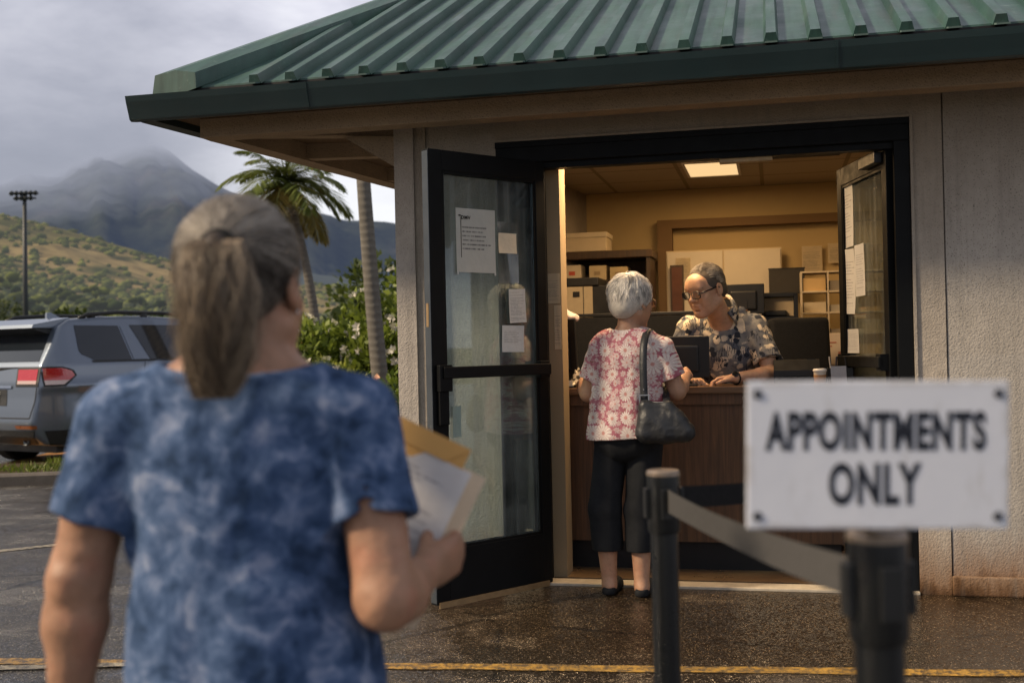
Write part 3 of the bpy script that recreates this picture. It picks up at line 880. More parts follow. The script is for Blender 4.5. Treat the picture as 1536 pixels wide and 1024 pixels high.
def palm(name, label, base, top, r0, r1, bend, fr=20, flen=1.9, seed=1, crown=True, elmax=1.42):
    R = np.random.default_rng(seed)
    base = Vector(base); top = Vector(top)
    root = empty(name, base, 0, label, 'palm tree')
    tp = top-base
    pts = []
    for k in range(15):
        s = k/14
        off = Vector(bend)*math.sin(s*math.pi)
        pts.append(tp*s+off)
    rs = [(r0*1.35 if k == 0 else r0+(r1-r0)*k/14) for k in range(15)]
    b = MB(); b.tube(pts, rs, 14); b.build('trunk', M_palmbark, root, True)
    VV, FF, CC = [], [], []; off = 0
    for k in range(fr):
        az = k*2.399+R.uniform(-.3, .3); t_ = k/fr
        el = elmax-(elmax+.60)*t_+R.uniform(-.12, .12)
        L = flen*R.uniform(.8, 1.1)*(.85 if el > .9 else 1)
        p = np.array(tp); d = np.array([math.cos(az)*math.cos(el), math.sin(az)*math.cos(el), math.sin(el)])
        ns = 20; P = [p.copy()]
        for i in range(ns):
            d = d+np.array([0, 0, -.055-.06*(i/ns)]); d /= np.linalg.norm(d)
            p = p+d*L/ns; P.append(p.copy())
        P = np.array(P)
        old = t_ > .72
        colb = np.array([.13, .16, .04]) if not old else np.array([.21, .155, .045])
        for i in range(1, ns):
            dd = P[i+1]-P[i-1] if i < ns else P[i]-P[i-1]; dd /= np.linalg.norm(dd)
            sd_ = np.cross(dd, [0, 0, 1]); sd_ /= np.linalg.norm(sd_)+1e-6
            s = i/ns; ll = L*.36*math.sin(math.pi*min(1, s*.86+.12))**.8
            for q in range(4):
                for sg in (-1, 1):
                    bp = P[i]+dd*L/ns*(q/4)
                    dr = sd_*sg*1.0+dd*(.55+.7*s)+np.array([0, 0, -.18-R.uniform(0, .32)])
                    c = colb*R.uniform(.55, 1.5)
                    if R.uniform() < .06: c = np.array([.2, .15, .04])
                    v, f, cc = leaf_cards(bp[None], dr[None], np.array([ll*R.uniform(.85, 1.1)]), np.array([.028]), c[None], .1, np.array([[0, 0, 1.]])+R.normal(0, .2, (1, 3)))
                    VV.append(v); FF.append(f+off); CC.append(cc); off += 4
        # rachis
        for i in range(ns):
            w = .016*(1-i/ns)+.004
            a, b_ = P[i], P[i+1]; sdv = np.cross(b_-a, [0, 0, 1]); sdv = sdv/(np.linalg.norm(sdv)+1e-6)*w
            v = np.stack([a-sdv, a+sdv, b_+sdv, b_-sdv]); VV.append(v); FF.append(np.arange(4)[None]+off); CC.append(np.tile([[.12, .12, .04]], (4, 1))); off += 4
    me = mesh_np('crown', np.concatenate(VV), np.concatenate(FF)); vcol(me, 'col', np.concatenate(CC))
    link('crown', me, M_leaf, root)
    n = MB()
    for k in range(7):
        a = k*.9
        n.lathe([(.01, -.09), (.06, -.05), (.075, 0), (.05, .06), (.01, .085)], tp+Vector((.13*math.cos(a), .13*math.sin(a), -.12-.03*(k % 3))), 10)
    n.build('coconuts', plain('coconut', (.14, .13, .03), .5), root, True)
    return root
palm('palm_tree', 'coconut palm with full drooping crown behind the woman in blue', (-3.70, 22, -.02), (-4.30, 22, 4.55), .105, .075, (.16, 0, 0), 30, 1.5, 3)
palm('palm_tree', 'tall palm whose grey trunk rises past the eave beside the corner pillar', (-1.70, 15.2, -.02), (-2.04, 15.5, 5.1), .118, .085, (-.03, 0, 0), 16, .85, 9, True, .4)

def shrub(name, label, c, r, n, leaf, colA, colB, flowers=0, fcol=(.75, .72, .62), group=None, seed=1, cat='shrub', lobes=9, trunk=True):
    R = np.random.default_rng(seed)
    root = empty(name, (c[0], c[1], 0), 0, label, cat, group)
    r = np.array(r, float); cz = c[2]
    cen = R.normal(0, 1, (lobes, 3)); cen /= np.linalg.norm(cen, axis=1, keepdims=True); cen *= R.uniform(.35, .75, (lobes, 1))
    lr = R.uniform(.35, .6, lobes)
    wch = R.integers(0, lobes, n)
    D = R.normal(0, 1, (n, 3)); D /= np.linalg.norm(D, axis=1, keepdims=True)
    rr = lr[wch][:, None]*R.uniform(.55, 1.05, (n, 1))
    P = (cen[wch]+D*rr)*r; P[:, 2] += cz
    keep = P[:, 2] > .03; P, D, wch, rr = P[keep], D[keep], wch[keep], rr[keep]; n = len(P)
    LD_ = D+R.normal(0, .7, (n, 3)); LD_[:, 2] += .25
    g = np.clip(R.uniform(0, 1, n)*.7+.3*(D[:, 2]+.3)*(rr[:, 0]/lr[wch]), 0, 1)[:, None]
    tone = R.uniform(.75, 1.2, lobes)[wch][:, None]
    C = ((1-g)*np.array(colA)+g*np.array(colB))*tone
    V, F, CC = leaf_cards(P, LD_, R.uniform(.7, 1.25, n)*leaf, R.uniform(.45, .65, n)*leaf, C)
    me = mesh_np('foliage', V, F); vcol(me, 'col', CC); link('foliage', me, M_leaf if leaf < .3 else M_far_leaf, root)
    if flowers:
        ii = R.permutation(np.nonzero((rr[:, 0] > lr[wch]*.85) & (D[:, 1] < .5))[0])[:flowers*3]
        PP, DD, CF = [], [], []
        for i in ii:
            b = P[i]+D[i]*leaf*.8+np.array([0, -.05, 0])
            for k in range(6):
                a = k*math.pi/3
                x = np.cross(D[i], [0.3, .2, 1]); x /= np.linalg.norm(x); y = np.cross(D[i], x)
                PP.append(b); DD.append(x*math.cos(a)+y*math.sin(a)+.5*D[i]); CF.append(np.array(fcol)*R.uniform(.8, 1.1))
        PP, DD, CF = map(np.array, (PP, DD, CF))
        V, F, CC = leaf_cards(PP, DD, np.full(len(PP), .085), np.full(len(PP), .07), CF)
        me = mesh_np('blossom', V, F); vcol(me, 'col', CC); link('blossom', me, M_petal, root, kind='stuff')
    if trunk:
        b = MB()
        for k in range(5):
            a = k*1.3; b.tube([(.05*math.cos(a), .05*math.sin(a), -.02), (.12*math.cos(a)*r[0], .12*math.sin(a)*r[1], cz*.5), (.4*math.cos(a)*r[0], .4*math.sin(a)*r[1], cz)], [.03*r[2], .022*r[2], .008], 7)
        b.build('stem', M_bark, root, True)
    return root
GA, GB = (.045, .078, .014), (.24, .30, .045)
YG = (.33, .36, .06)
G = 'flowering shrubs beyond the corner pillar'
sh = [
 ('tall glossy shrub with white blossoms nearest the corner pillar', (-1.55, 16.6, 1.35), (1.0, .9, 1.35), 5200, .15, GA, GB, 34, (.75, .70, .62)),
 ('dense shrub with cream blossoms between the two palm trunks', (-2.75, 17.2, .95), (.95, .8, 1.0), 4600, .13, GA, GB, 30, (.72, .68, .55)),
 ('low yellow green shrub in front of the cream blossomed one', (-2.35, 15.9, .62), (.75, .6, .66), 3000, .11, (.05, .075, .015), YG, 12, (.75, .72, .6)),
 ('orange flowering shrub close behind the slender palm trunk', (-3.75, 18.4, 1.0), (1.2, .8, 1.1), 4600, .14, GA, (.11, .15, .03), 60, (.85, .33, .03)),
 ('dark leafy shrub beside the neck of the woman in blue', (-4.3, 17.2, .8), (1.0, .8, .95), 3600, .13, (.018, .036, .010), (.07, .11, .025), 30, (.62, .62, .5)),
 ('bright green low hedge plant at the foot of the pillar', (-1.15, 14.0, .55), (.5, .5, .62), 2600, .11, (.05, .085, .012), (.20, .27, .035), 6, (.8, .45, .3)),
]
for k, a in enumerate(sh):
    shrub('flowering_shrub', *a, group=G, seed=40+k)
# bare trunked tree behind
shrub('leafy_tree', 'dark round tree standing behind the palm trunks', (-3.1, 26, 1.9), (1.3, 1.2, 1.5), 2600, .22, (.02, .035, .012), (.07, .095, .025), seed=77, cat='tree')
# mulch under the shrubs
b = MB(); b.prism([(-6.2, 13.2, 0), (-.75, 12.6, 0), (-.2, 20, 0), (-6.5, 20, 0)], (0, 0, .03)); b.build('mulch_bed', plain('orange_mulch', (.30, .15, .05), .9, .1, var=.6, scale=14, bump=.6, bscale=50), kind='structure')

# tree line across the car park
tl = [(-39, 72, 3.0, 3.6, 0), (-34.5, 84, 3.6, 4.2, 1), (-29.5, 70, 3.1, 3.0, 0), (-25.2, 66, 3.0, 3.2, 2), (-21.5, 63, 2.5, 2.9, 3), (-18.4, 60, 2.3, 2.6, 2), (-15.8, 58, 2.4, 2.3, 3), (-13.2, 57, 2.3, 2.2, 2), (-10.6, 57, 2.2, 2.2, 3), (-8.3, 58, 2.1, 2.0, 1), (-43, 95, 4.2, 4, 1)]
LB = ['broad dark tree at the far left of the distant tree line', 'grey green tree behind the light mast', 'olive tree left of the light mast foot', 'dark round tree right of the light mast', 'bright yellow green tree above the car roof', 'deep green tree above the rear window of the car', 'yellow green tree left of the head of the woman in blue', 'dark tree hidden half by the head of the woman in blue', 'pale green tree right behind the head of the woman in blue', 'grey green tree right of the slender palm trunk', 'far grey tree at the left edge of the photo']
PAL = [((.016, .028, .010), (.055, .075, .02)), ((.03, .045, .025), (.08, .095, .04)), ((.012, .024, .008), (.045, .07, .014)), ((.05, .07, .012), (.19, .21, .028))]
for k, (x, y, z, rr_, pi_) in enumerate(tl):
    shrub('leafy_tree', LB[k], (x, y, z*.62), (rr_*.9, rr_*.8, z*.72), 1900, .42, PAL[pi_][0], PAL[pi_][1], seed=100+k, cat='tree', group='tree line beyond the car park', lobes=12)

# floodlight mast
ms = empty('light_mast', (-25.6, 60, -.02), 0, 'tall dark floodlight mast rising beyond the parked car', 'light mast')
M_mast = plain('mast_paint', (.03, .036, .04), .5, .4)
b = MB(); b.tube([(0, 0, 0), (.0, 0, 5), (.06, 0, 10.0)], [.16, .13, .10], 10); b.build('pole', M_mast, ms, True)
b = MB(); b.box((.06, 0, 9.98), (.72, .05, .045)); b.box((.06, 0, 9.72), (.60, .05, .04)); b.build('crossarm', M_mast, ms)
for k in range(6):
    for z in (10.0, 9.74):
        if z < 9.9 and k in (0, 5): continue
        b = MB(); b.lathe([(.05, .10), (.10, .06), (.125, -.08), (.12, -.10)], (.06+(k-2.5)*.25, -.12, z), 10, Matrix.Rotation(rad(-50), 3, 'X'))
        b.build('floodlight', M_mast, ms, True)
# ---------------------------------------------------------------- office furniture and things on it
def bthing(name, x, y, z, label, cat, group=None, rz=0.0):
    return empty(name, BW(x, y, z), -YAW+rz, label, cat, group)

ct = bthing('service_counter', .58, .36, .012, 'dark walnut service counter filling the open doorway', 'counter')
CT = 1.07
b = MB(); b.box2((-1.12, .0, 1.018), (1.055, .44, CT-.012), bev=.005); b.build('countertop', M_woodtop, ct)
b = MB()
xs = [-1.1, -.62, -.02, .58, 1.02]
for x0, x1 in zip(xs, xs[1:]): b.box2((x0+.0015, .055, .165), (x1-.0015, .075, 1.017))
b.box2((-1.1, .076, .165), (1.02, .09, 1.015)); b.box2((-1.1, .03, .955), (1.03, .054, 1.017)); b.box2((1.0, .09, .165), (1.02, .42, 1.015)); b.box2((-1.1, .09, .165), (-1.08, .42, 1.015))
b.build('front_panel', M_wood, ct)
b = MB(); b.box2((-1.1, .10, .0), (1.0, .40, .164)); b.build('kick_base', M_kick, ct)

def monitor(x, y, z, w, h, label, rz=0.0, tilt=0.0, group=None, stand=.06):
    o = bthing('monitor', x, y, z, label, 'monitor', group, rz)
    R = Matrix.Rotation(tilt, 3, 'X')
    c = Vector((0, 0, stand+h/2))
    b = MB(); b.box(c, (w/2, .012, h/2), R, bev=.006); b.box(c+Vector((0, .018, -.01)), (w*.32, .016, h*.32), R, bev=.012)
    b.build('housing', M_black, o)
    b = MB(); b.box(c+Vector((0, -.0135, .004)), (w/2-.012, .0015, h/2-.014), R); b.build('screen', M_screen, o)
    b = MB(); b.box((0, .035, stand*.5+.05), (.025, .01, stand*.5+.05)); b.box((0, .03, .006), (.10, .075, .006), bev=.004); b.build('stand', M_black, o)
    return o
m = monitor(.695, .52, CT, .345, .245, 'black monitor seen from behind on the counter between the two talking people', rz=math.pi+rad(4), tilt=rad(-4), stand=.045)
b = MB(); b.box((.10, .0255, .20), (.014, .0006, .003)); b.build('badge', plain('badge_grey', (.35, .35, .36), .4), m)
monitor(-.03, .56, CT, .24, .36, 'tall black monitor at the left end of the counter beside the door', rz=math.pi-rad(16), tilt=rad(-5), stand=.05)

# black bag with a pale plastic wrap behind the left monitor
F_ = Field((-.14, -.12, -.02), (.14, .12, .5), .006)
F_.ell((0, 0, .2), (.10, .075, .24)); F_.ell((.02, .0, .40), (.05, .05, .07), k=.05)
F_.warp(lambda P: .010*vnoise(P, 22, 3)+.006*vnoise(P, 50, 4))
pb_ = bthing('black_bag', -.10, .72, CT-.012, 'shiny black bag slumped behind the tall left monitor on the counter', 'bag')
o, _ = F_.obj('bag_body', plain('bag_plastic', (.012, .012, .013), .3, .5), pb_)
F_ = Field((-.1, -.1, -.06), (.1, .1, .12), .005)
F_.ell((0, 0, .02), (.055, .04, .035)); F_.ell((-.035, .01, .05), (.02, .02, .05), k=.02)
F_.warp(lambda P: .009*vnoise(P, 40, 7))
pw_ = bthing('crumpled_wrapper', .02, .68, CT+.40, 'crumpled pale pink wrapper lying on top of the black bag', 'wrapper')
F_.obj('wrapper', plain('pale_wrap', (.55, .45, .40), .6, .4, var=.4, scale=30), pw_)
# crumpled patterned scarf beside the lady's hand
t = NT('scarf_cloth'); vv = t.vor(None, 42); M_scarf = t.done(t.pbr(t.mix(t.mr(t.noise(None, 38, 3), .44, .54), (.025, .022, .02), (.50, .44, .34)), .8, None, 0, .2))
V, F = grid_sheet(34, 26, lambda u, v: np.stack([(u-.5)*.15, (v-.5)*.12, u*0], 1))
nz = fbm(V+3, 26, 3, 5); V[:, 2] = .02+.075*np.clip(.5+nz, 0, 1.3)*np.exp(-((V[:, 0]/.06)**2+(V[:, 1]/.055)**2))*1.5
V[:, :2] *= (1-.25*np.clip(nz, -1, 1))[:, None]
me = mesh_np('patterned_scarf', V, F)
o = link('patterned_scarf', me, M_scarf, None, True, label='crumpled black and cream patterned scarf on the counter by the left hand', cat='scarf'); o.location = BW(.09, .50, CT-.012); o.rotation_euler = (0, 0, .4)
b = MB(); b.box((0, 0, .012), (.055, .04, .012), bev=.003); b.build('tray_block', M_black)
bpy.data.objects['tray_block'].name = 'card_tray'; o = bpy.data.objects['card_tray']; o.location = BW(.03, .42, CT-.012); o.rotation_euler = (0, 0, -YAW); tag(o, 'flat black card tray at the left end of the counter', 'tray')
sheet('folded_card', BW(.06, .392, CT+.018), RB@Vector((1, 0, 0)), (0, 0, 1), .04, .055, M_paper_plain, curl=.002, label='small white card standing at the left end of the counter', cat='card')

# coffee cup, card, pen holder, printer at the right end
cup = bthing('coffee_cup', 1.485, .47, CT-.012, 'paper coffee cup with white lid and cardboard sleeve on the counter', 'cup')
b = MB(); b.lathe([(.026, 0), (.036, .088)], n=28); b.build('cup_wall', M_paper_plain if False else M_white, cup, 'auto')
b = MB(); b.lathe([(.0305, .022), (.0355, .066)], n=28); b.build('sleeve', plain('card_sleeve', (.40, .22, .09), .8), cup, 'auto')
b = MB(); b.lathe([(.0385, .086), (.0395, .092), (.036, .098), (.034, .101), (.030, .098)], n=28); b.build('lid', plain('white_lid', (.72, .70, .66), .4), cup, 'auto')
sheet('upright_card', BW(1.585, .43, CT+.045), RB@Vector((1, .1, 0)), (0, .12, 1), .085, .115, m_paper('grey_card', (.42, .45, .52), lines=False), curl=.004, label='blank pale grey card propped on the counter right of the coffee cup', cat='card')
ph = bthing('pen_holder', 1.60, .60, CT-.012, 'black desk organiser holding a few pens at the right end of the counter', 'organiser')
b = MB()
for a in ((-.07, -.05, -.064, .05), (.064, -.05, .07, .05)): b.box2((a[0], a[1], 0), (a[2], a[3], .10))
b.box2((-.064, -.05, 0), (.064, -.045, .10)); b.box2((-.064, .045, 0), (.064, .05, .10)); b.box2((-.003, -.045, 0), (.003, .045, .10)); b.box2((-.064, -.045, 0), (.064, .045, .006))
b.build('tray', M_black, ph)
for k, (x, y, c) in enumerate(((-.03, .0, (.02, .02, .03)), (-.04, .02, (.4, .38, .35)), (.03, .01, (.03, .05, .12)), (.045, -.01, (.02, .02, .02)))):
    b = MB(); b.tube([(x, y, .01), (x+.015*(-1)**k, y+.01, .165)], .0045, 8); b.build('pen', plain('pen_body', c, .3), ph)
pr = bthing('receipt_printer', 1.36, .66, CT-.012, 'low black printer on the counter beside the man in the patterned shirt', 'printer')
b = MB(); b.prism([(-.13, -.08, 0), (-.13, .10, 0), (-.13, .10, .15), (-.13, -.02, .15), (-.13, -.08, .09)], (.26, 0, 0)); b.build('housing', M_black, pr)
b = MB(); b.box2((-.10, -.084, .05), (.10, -.079, .06)); b.box2((.06, .0, .1505), (.11, .03, .154)); b.build('slot', M_screen, pr)

# ---------- back of the room
bk = bthing('bookcase', -.15, 2.95, .012, 'dark brown bookcase against the back wall under the white box', 'bookcase')
b = MB(); b.box2((-.62, -.22, 1.99), (.47, .22, 2.05), bev=.006); b.box2((-.60, -.20, 0), (-.57, .22, 1.99)); b.box2((.42, -.20, 0), (.45, .22, 1.99)); b.box2((-.57, .20, 0), (.42, .22, 1.99)); b.build('case', M_bookcase, bk)
for z in (.05, .5, .95, 1.40, 1.795): 
    b = MB(); b.box2((-.57, -.19, z), (.42, .20, z+.025)); b.build('shelf', M_bookcase, bk)
wb = bthing('storage_box', -.23, 2.9, 2.063, 'long off white storage box on top of the dark bookcase', 'box')
b = MB(); b.box2((-.28, -.16, 0), (.19, .16, .13), bev=.006); b.build('box_body', M_beige, wb)
b = MB(); b.box2((-.287, -.167, .110), (.197, .167, .150), bev=.006); b.build('lid', plain('box_lid', (.58, .49, .34), .7), wb)
for k, (x0, x1, z, c, lab) in enumerate(((-.39, -.25, .125, (.55, .47, .34), 'small carton with a red mark at the left of the bookcase shelf'), (-.185, -.05, .115, (.50, .40, .24), 'plain tan carton in the middle of the bookcase shelf'), (-.02, .12, .10, (.46, .36, .2), 'low tan carton at the right of the bookcase shelf'))):
    o = bthing('carton', (x0+x1)/2, 2.87, 1.834, lab, 'box', 'cartons on the bookcase shelf')
    w = (x1-x0)/2
    b = MB(); b.box2((-w, -.11, 0), (w, .10, z), bev=.003); b.build('carton_body', plain('carton_card', c, .8, .2, var=.2), o)
    b = MB(); b.box2((-w*.4, -.1125, z*.35), (w*.3, -.1105, z*.6)); b.build('print', plain('carton_print', (.45, .08, .04) if k == 0 else (.30, .22, .12), .7), o)
cb = bthing('filing_cabinet', -.06, 2.2, .012, 'tall black filing cabinet with a beige notice panel on its front', 'cabinet')
b = MB(); b.box2((-.27, -.18, 0), (.20, .25, 1.74), bev=.005); b.box2((-.285, -.20, 1.741), (.06, .26, 1.80), bev=.006); b.build('cabinet_body', M_black, cb)
b = MB(); b.box2((-.215, -.189, 1.20), (.015, -.1815, 1.735)); b.build('notice_panel', plain('notice_board', (.40, .33, .22), .75, .2, var=.12, scale=30), cb)
b = MB(); b.box2((-.13, -.193, 1.66), (-.08, -.1895, 1.70)); b.box2((-.055, -.193, 1.2), (-.05, -.1895, 1.735)); b.build('clip', M_black, cb)
pt = bthing('low_partition', .35, 1.62, .012, 'low black office partition behind the white haired woman', 'partition')
b = MB(); b.box2((-.62, -.02, 0), (.44, .02, 1.50), bev=.006); b.build('panel', M_blackmat, pt)
b = MB(); b.box2((-.63, -.026, 1.502), (.45, .026, 1.525), bev=.004); b.build('top_rail', M_black, pt)
wbd = bthing('wall_cupboard', .845, 3.30, 1.30, 'pale two door cupboard in the recess of the back wall', 'cupboard')
b = MB(); b.box2((-.465, -.03, 0), (.465, .0, .78)); b.build('carcass', M_beige, wbd)
for sx in (-1, 1):
    b = MB(); b.box2((min(sx*.006, sx*.455), -.046, .012), (max(sx*.006, sx*.455), -.031, .768), bev=.003); d = b.build('door', plain('pale_door', (.60, .53, .42), .6, .3, var=.08), wbd)
    b = MB(); b.box2((sx*.035-.006, -.058, .30), (sx*.035+.006, -.0465, .40)); b.build('handle', M_steel, d)
dk = bthing('framed_picture', .47, 3.22, 1.56, 'dark reddish framed picture at the left of the wall cupboard', 'picture')
b = MB(); b.box2((-.055, -.02, 0), (.055, .0, .40), bev=.004); b.build('frame', M_bookcase, dk)
b = MB(); b.box2((-.04, -.023, .02), (.04, -.0205, .38)); b.build('print', plain('dark_red_print', (.10, .035, .02), .6, var=.6, scale=9), dk)
nb = bthing('notice_board', 1.345, 3.22, 1.70, 'dark grey notice board on the back wall right of the cupboard', 'board')
b = MB(); b.box2((-.14, -.02, 0), (.14, .0, .20), bev=.004); b.build('panel', plain('slate_panel', (.035, .032, .03), .6), nb)
b = MB(); b.box2((-.145, -.024, -.005), (.145, -.0205, .004)); b.box2((-.145, -.024, .196), (.145, -.0205, .205)); b.build('frame', M_black, nb)
cr = bthing('black_credenza', 1.22, 2.45, .012, 'tall black credenza carrying a monitor and a printer behind the man', 'credenza')
b = MB(); b.box2((-.38, -.42, 0), (.24, .30, 1.42)); b.box2((-.40, -.44, 1.421), (.25, .31, 1.455), bev=.004); b.build('carcass', M_black, cr)
for x in (-.22, .08):
    b = MB(); b.box2((x-.14, -.432, .06), (x+.14, -.4205, 1.40)); b.build('door', M_kick, cr)
monitor(1.03, 2.12, 1.467, .29, .215, 'wide black monitor right behind the head of the man', rz=math.pi, stand=.05)
p2 = bthing('laser_printer', 1.28, 2.4, 1.467, 'black laser printer with a pale open tray behind the shoulder of the man', 'printer')
b = MB(); b.box2((-.13, -.12, 0), (.13, .12, .03)); b.box2((-.13, -.12, .03), (-.115, .12, .19)); b.box2((.10, -.12, .03), (.13, .12, .19)); b.box2((-.13, -.12, .17), (.13, .12, .205), bev=.006); b.box2((-.115, .10, .03), (.10, .12, .17)); b.build('housing', M_black, p2)
b = MB(); b.box2((-.114, -.06, .035), (.099, .099, .168)); b.build('paper_bay', M_beige, p2)
b = MB(); b.box2((-.11, -.115, .035), (.05, -.065, .075), bev=.01); b.build('tray', M_black, p2)
chr_ = bthing('office_chair', 1.40, 1.55, .012, 'black high backed office chair behind the man at the counter', 'chair', rz=.25)
b = MB(); b.box((0, .0, 1.16), (.20, .045, .30), Matrix.Rotation(rad(-6), 3, 'X'), bev=.04, seg=4); b.build('backrest', M_blackmat, chr_, 'auto')
b = MB(); b.box((0, -.22, .50), (.23, .23, .05), bev=.035, seg=4); b.build('seat', M_blackmat, chr_, 'auto')
b = MB(); b.tube([(0, -.22, .06), (0, -.22, .46)], .028, 12); b.box((0, .03, .70), (.04, .012, .25)); b.build('column', M_black, chr_)
for s in (-1, 1):
    b = MB(); b.tube([(s*.22, -.05, .50), (s*.27, -.08, .55), (s*.27, -.08, .72), (s*.27, -.30, .74)], .016, 8); b.build('armrest', M_black, chr_)
for k in range(5):
    a = k*2*math.pi/5; b = MB(); b.tube([(0, -.22, .09), (.28*math.cos(a), -.22+.28*math.sin(a), .06)], [.025, .016], 8); b.lathe([(.02, -.028), (.028, 0), (.02, .028)], (.28*math.cos(a), -.22+.28*math.sin(a), .028), 10, Matrix.Rotation(math.pi/2, 3, 'X')); b.build('castor_leg', M_black, chr_)
fc = bthing('file_cabinet', 1.72, 2.05, .012, 'low pale file cabinet at the right of the office under a white carton', 'cabinet')
b = MB(); b.box2((-.28, -.2, 0), (.4, .25, 1.14), bev=.004); b.build('cabinet_body', plain('putty_metal', (.42, .36, .26), .5), fc)
for z in (.08, .43, .78):
    b = MB(); b.box2((-.26, -.212, z), (.38, -.2005, z+.32), bev=.003); d = b.build('drawer', plain('putty_drawer', (.46, .40, .29), .5), fc)
    b = MB(); b.box2((.0, -.228, z+.2), (.12, -.2125, z+.215)); b.build('handle', M_steel, d)
wc = bthing('white_carton', 1.60, 1.97, 1.153, 'white carton with faint red print on the low file cabinet', 'box')
b = MB(); b.box2((-.13, -.1, 0), (.13, .12, .21), bev=.003); b.build('carton_body', plain('white_card', (.66, .56, .46), .8, var=.08), wc)
b = MB(); b.box2((-.10, -.1025, .12), (.02, -.1005, .128)); b.box2((-.10, -.1025, .145), (.05, -.1005, .153)); b.box2((.06, -.1025, .07), (.075, -.1005, .085)); b.build('print', plain('faint_red', (.45, .16, .12), .7), wc)
rk = bthing('paper_rack', 1.72, 2.85, 1.2, 'pale wire paper rack full of forms on the right of the back wall', 'paper rack')
b = MB()
for z in (0, .16, .32, .48, .63): b.box2((-.28, -.14, z), (.35, .13, z+.012))
for x in (-.28, -.085, .11, .335): b.box2((x, -.14, .012), (x+.012, .13, .63))
b.build('frame', plain('rack_cream', (.58, .50, .38), .6), rk)
for i, x in enumerate((-.26, -.065, .13)):
    for j, z in enumerate((.013, .173, .333, .493)):
        h = .03+.09*((i*3+j*5) % 4)/4
        b = MB(); b.box2((x, -.12, z), (x+.165, .10, z+h)); b.build('form_stack', plain('forms', [(.55, .47, .34), (.36, .33, .27), (.60, .42, .20), (.24, .21, .17)][(i+2*j) % 4], .8), rk)
rs = bthing('rack_stand', 1.72, 2.85, .012, 'plain stand under the pale paper rack at the back wall', 'stand')
b = MB(); b.box2((-.28, -.14, 0), (.36, .13, 1.186)); b.build('stand_body', M_brown, rs)
bb = bthing('black_box_file', 1.50, 1.90, 1.153, 'small black box file beside the white carton', 'box file')
b = MB(); b.box2((-.075, -.10, 0), (-.025, .10, .15)); b.build('case', M_black, bb)
bb.location = BW(1.80, 1.90, 1.153)

for k, (x, z, w, h, lab) in enumerate(((1.55, 1.98, .16, .21, 'white sheet pinned high on the back wall above the notice board'), (1.78, 2.02, .21, .16, 'pale sheet pinned on the back wall beside the right door'), (.52, 1.94, .12, .16, 'small note taped to the upper left corner of the pale cupboard'), (1.12, 1.62, .10, .14, 'small note taped low on the right cupboard door'))):
    sheet('pinned_sheet', BW(x, 3.36 if k < 2 else 3.246, z), RB@Vector((1, 0, 0)), (0, 0, 1), w, h, M_paper_warm, curl=.004, seed=30+k, label=lab, cat='paper', group='sheets pinned at the back of the office')
fs = bthing('folder_stack', .98, 1.98, 1.467, 'uneven stack of folders and papers at the left end of the black credenza', 'folders')
for k in range(7):
    b = MB(); b.box((rng.uniform(-.012, .012), rng.uniform(-.01, .01), .006+.011*k), (.085, .06, .005), Matrix.Rotation(rng.uniform(-.12, .12), 3, 'Z')); b.build('folder', plain('folder_card', [(.5, .40, .22), (.55, .5, .42), (.30, .14, .08), (.22, .26, .30)][k % 4], .8), fs)

# ---------- papers taped to doors and pier (door leaf axes)
def leaf_sheet(leaf, label, x0, x1, z0, z1, mat, yoff=.0075, curl=.004, tilt=0.0, seed=0):
    Ml = Matrix.Rotation(leaf.rotation_euler.z-YAW, 3, 'Z')
    base = BW(*leaf.location)
    c = base+Ml@Vector(((x0+x1)/2, yoff, (z0+z1)/2))
    ux = Ml@Vector((-math.cos(tilt), 0, math.sin(tilt))); vx = Ml@Vector((math.sin(tilt), 0, math.cos(tilt)))
    return sheet('taped_notice', c, ux, vx, abs(x1-x0), abs(z1-z0), mat, curl=curl, seed=seed, label=label, cat='notice', group='papers taped to the door glass')
M_notice = m_paper('door_notice', (.50, .50, .47), True, (.16, .30), (.92, .78), (.05, .05, .06), 15.0, .30, .15)
M_clear = m_glass('clear_sleeve', (.70, .72, .70), .8, .35)
big = leaf_sheet(dl, 'large white notice with a black heading on the left door glass', .352, .617, 1.713, 2.047, M_notice, seed=1)
# heading letters and tape strips on the large notice
def text_mesh(body, size, bold=0.0, sx=1.0, align='CENTER'):
    cu = bpy.data.curves.new('letters', 'FONT'); cu.body = body; cu.size = size; cu.offset = bold; cu.align_x = align; cu.align_y = 'CENTER'; cu.resolution_u = 6; cu.space_character = 1.10
    ob = bpy.data.objects.new('letters', cu); col.objects.link(ob)
    dg = bpy.context.evaluated_depsgraph_get(); me = bpy.data.meshes.new_from_object(ob.evaluated_get(dg))
    bpy.data.objects.remove(ob); bpy.data.curves.remove(cu)
    for v in me.vertices: v.co.x *= sx
    return me
M_ink = plain('black_ink', (.012, .012, .014), .6, .3)
Ml = Matrix.Rotation(dl.rotation_euler.z-YAW, 4, 'Z')
def on_leaf(o, leaf, x, y, z):
    M3 = Matrix.Rotation(leaf.rotation_euler.z-YAW, 3, 'Z')
    o.matrix_world = Matrix.Translation(BW(*leaf.location)+M3@Vector((x, y, z))) @ M3.to_4x4() @ Matrix.Rotation(math.pi, 4, 'Z') @ Matrix.Rotation(math.pi/2, 4, 'X')
h = link('heading', text_mesh('DMV', .026, .0007, 1.1), M_ink, None); on_leaf(h, dl, .552, .0115, 1.998)
h.parent = big; h.matrix_parent_inverse = big.matrix_world.inverted()
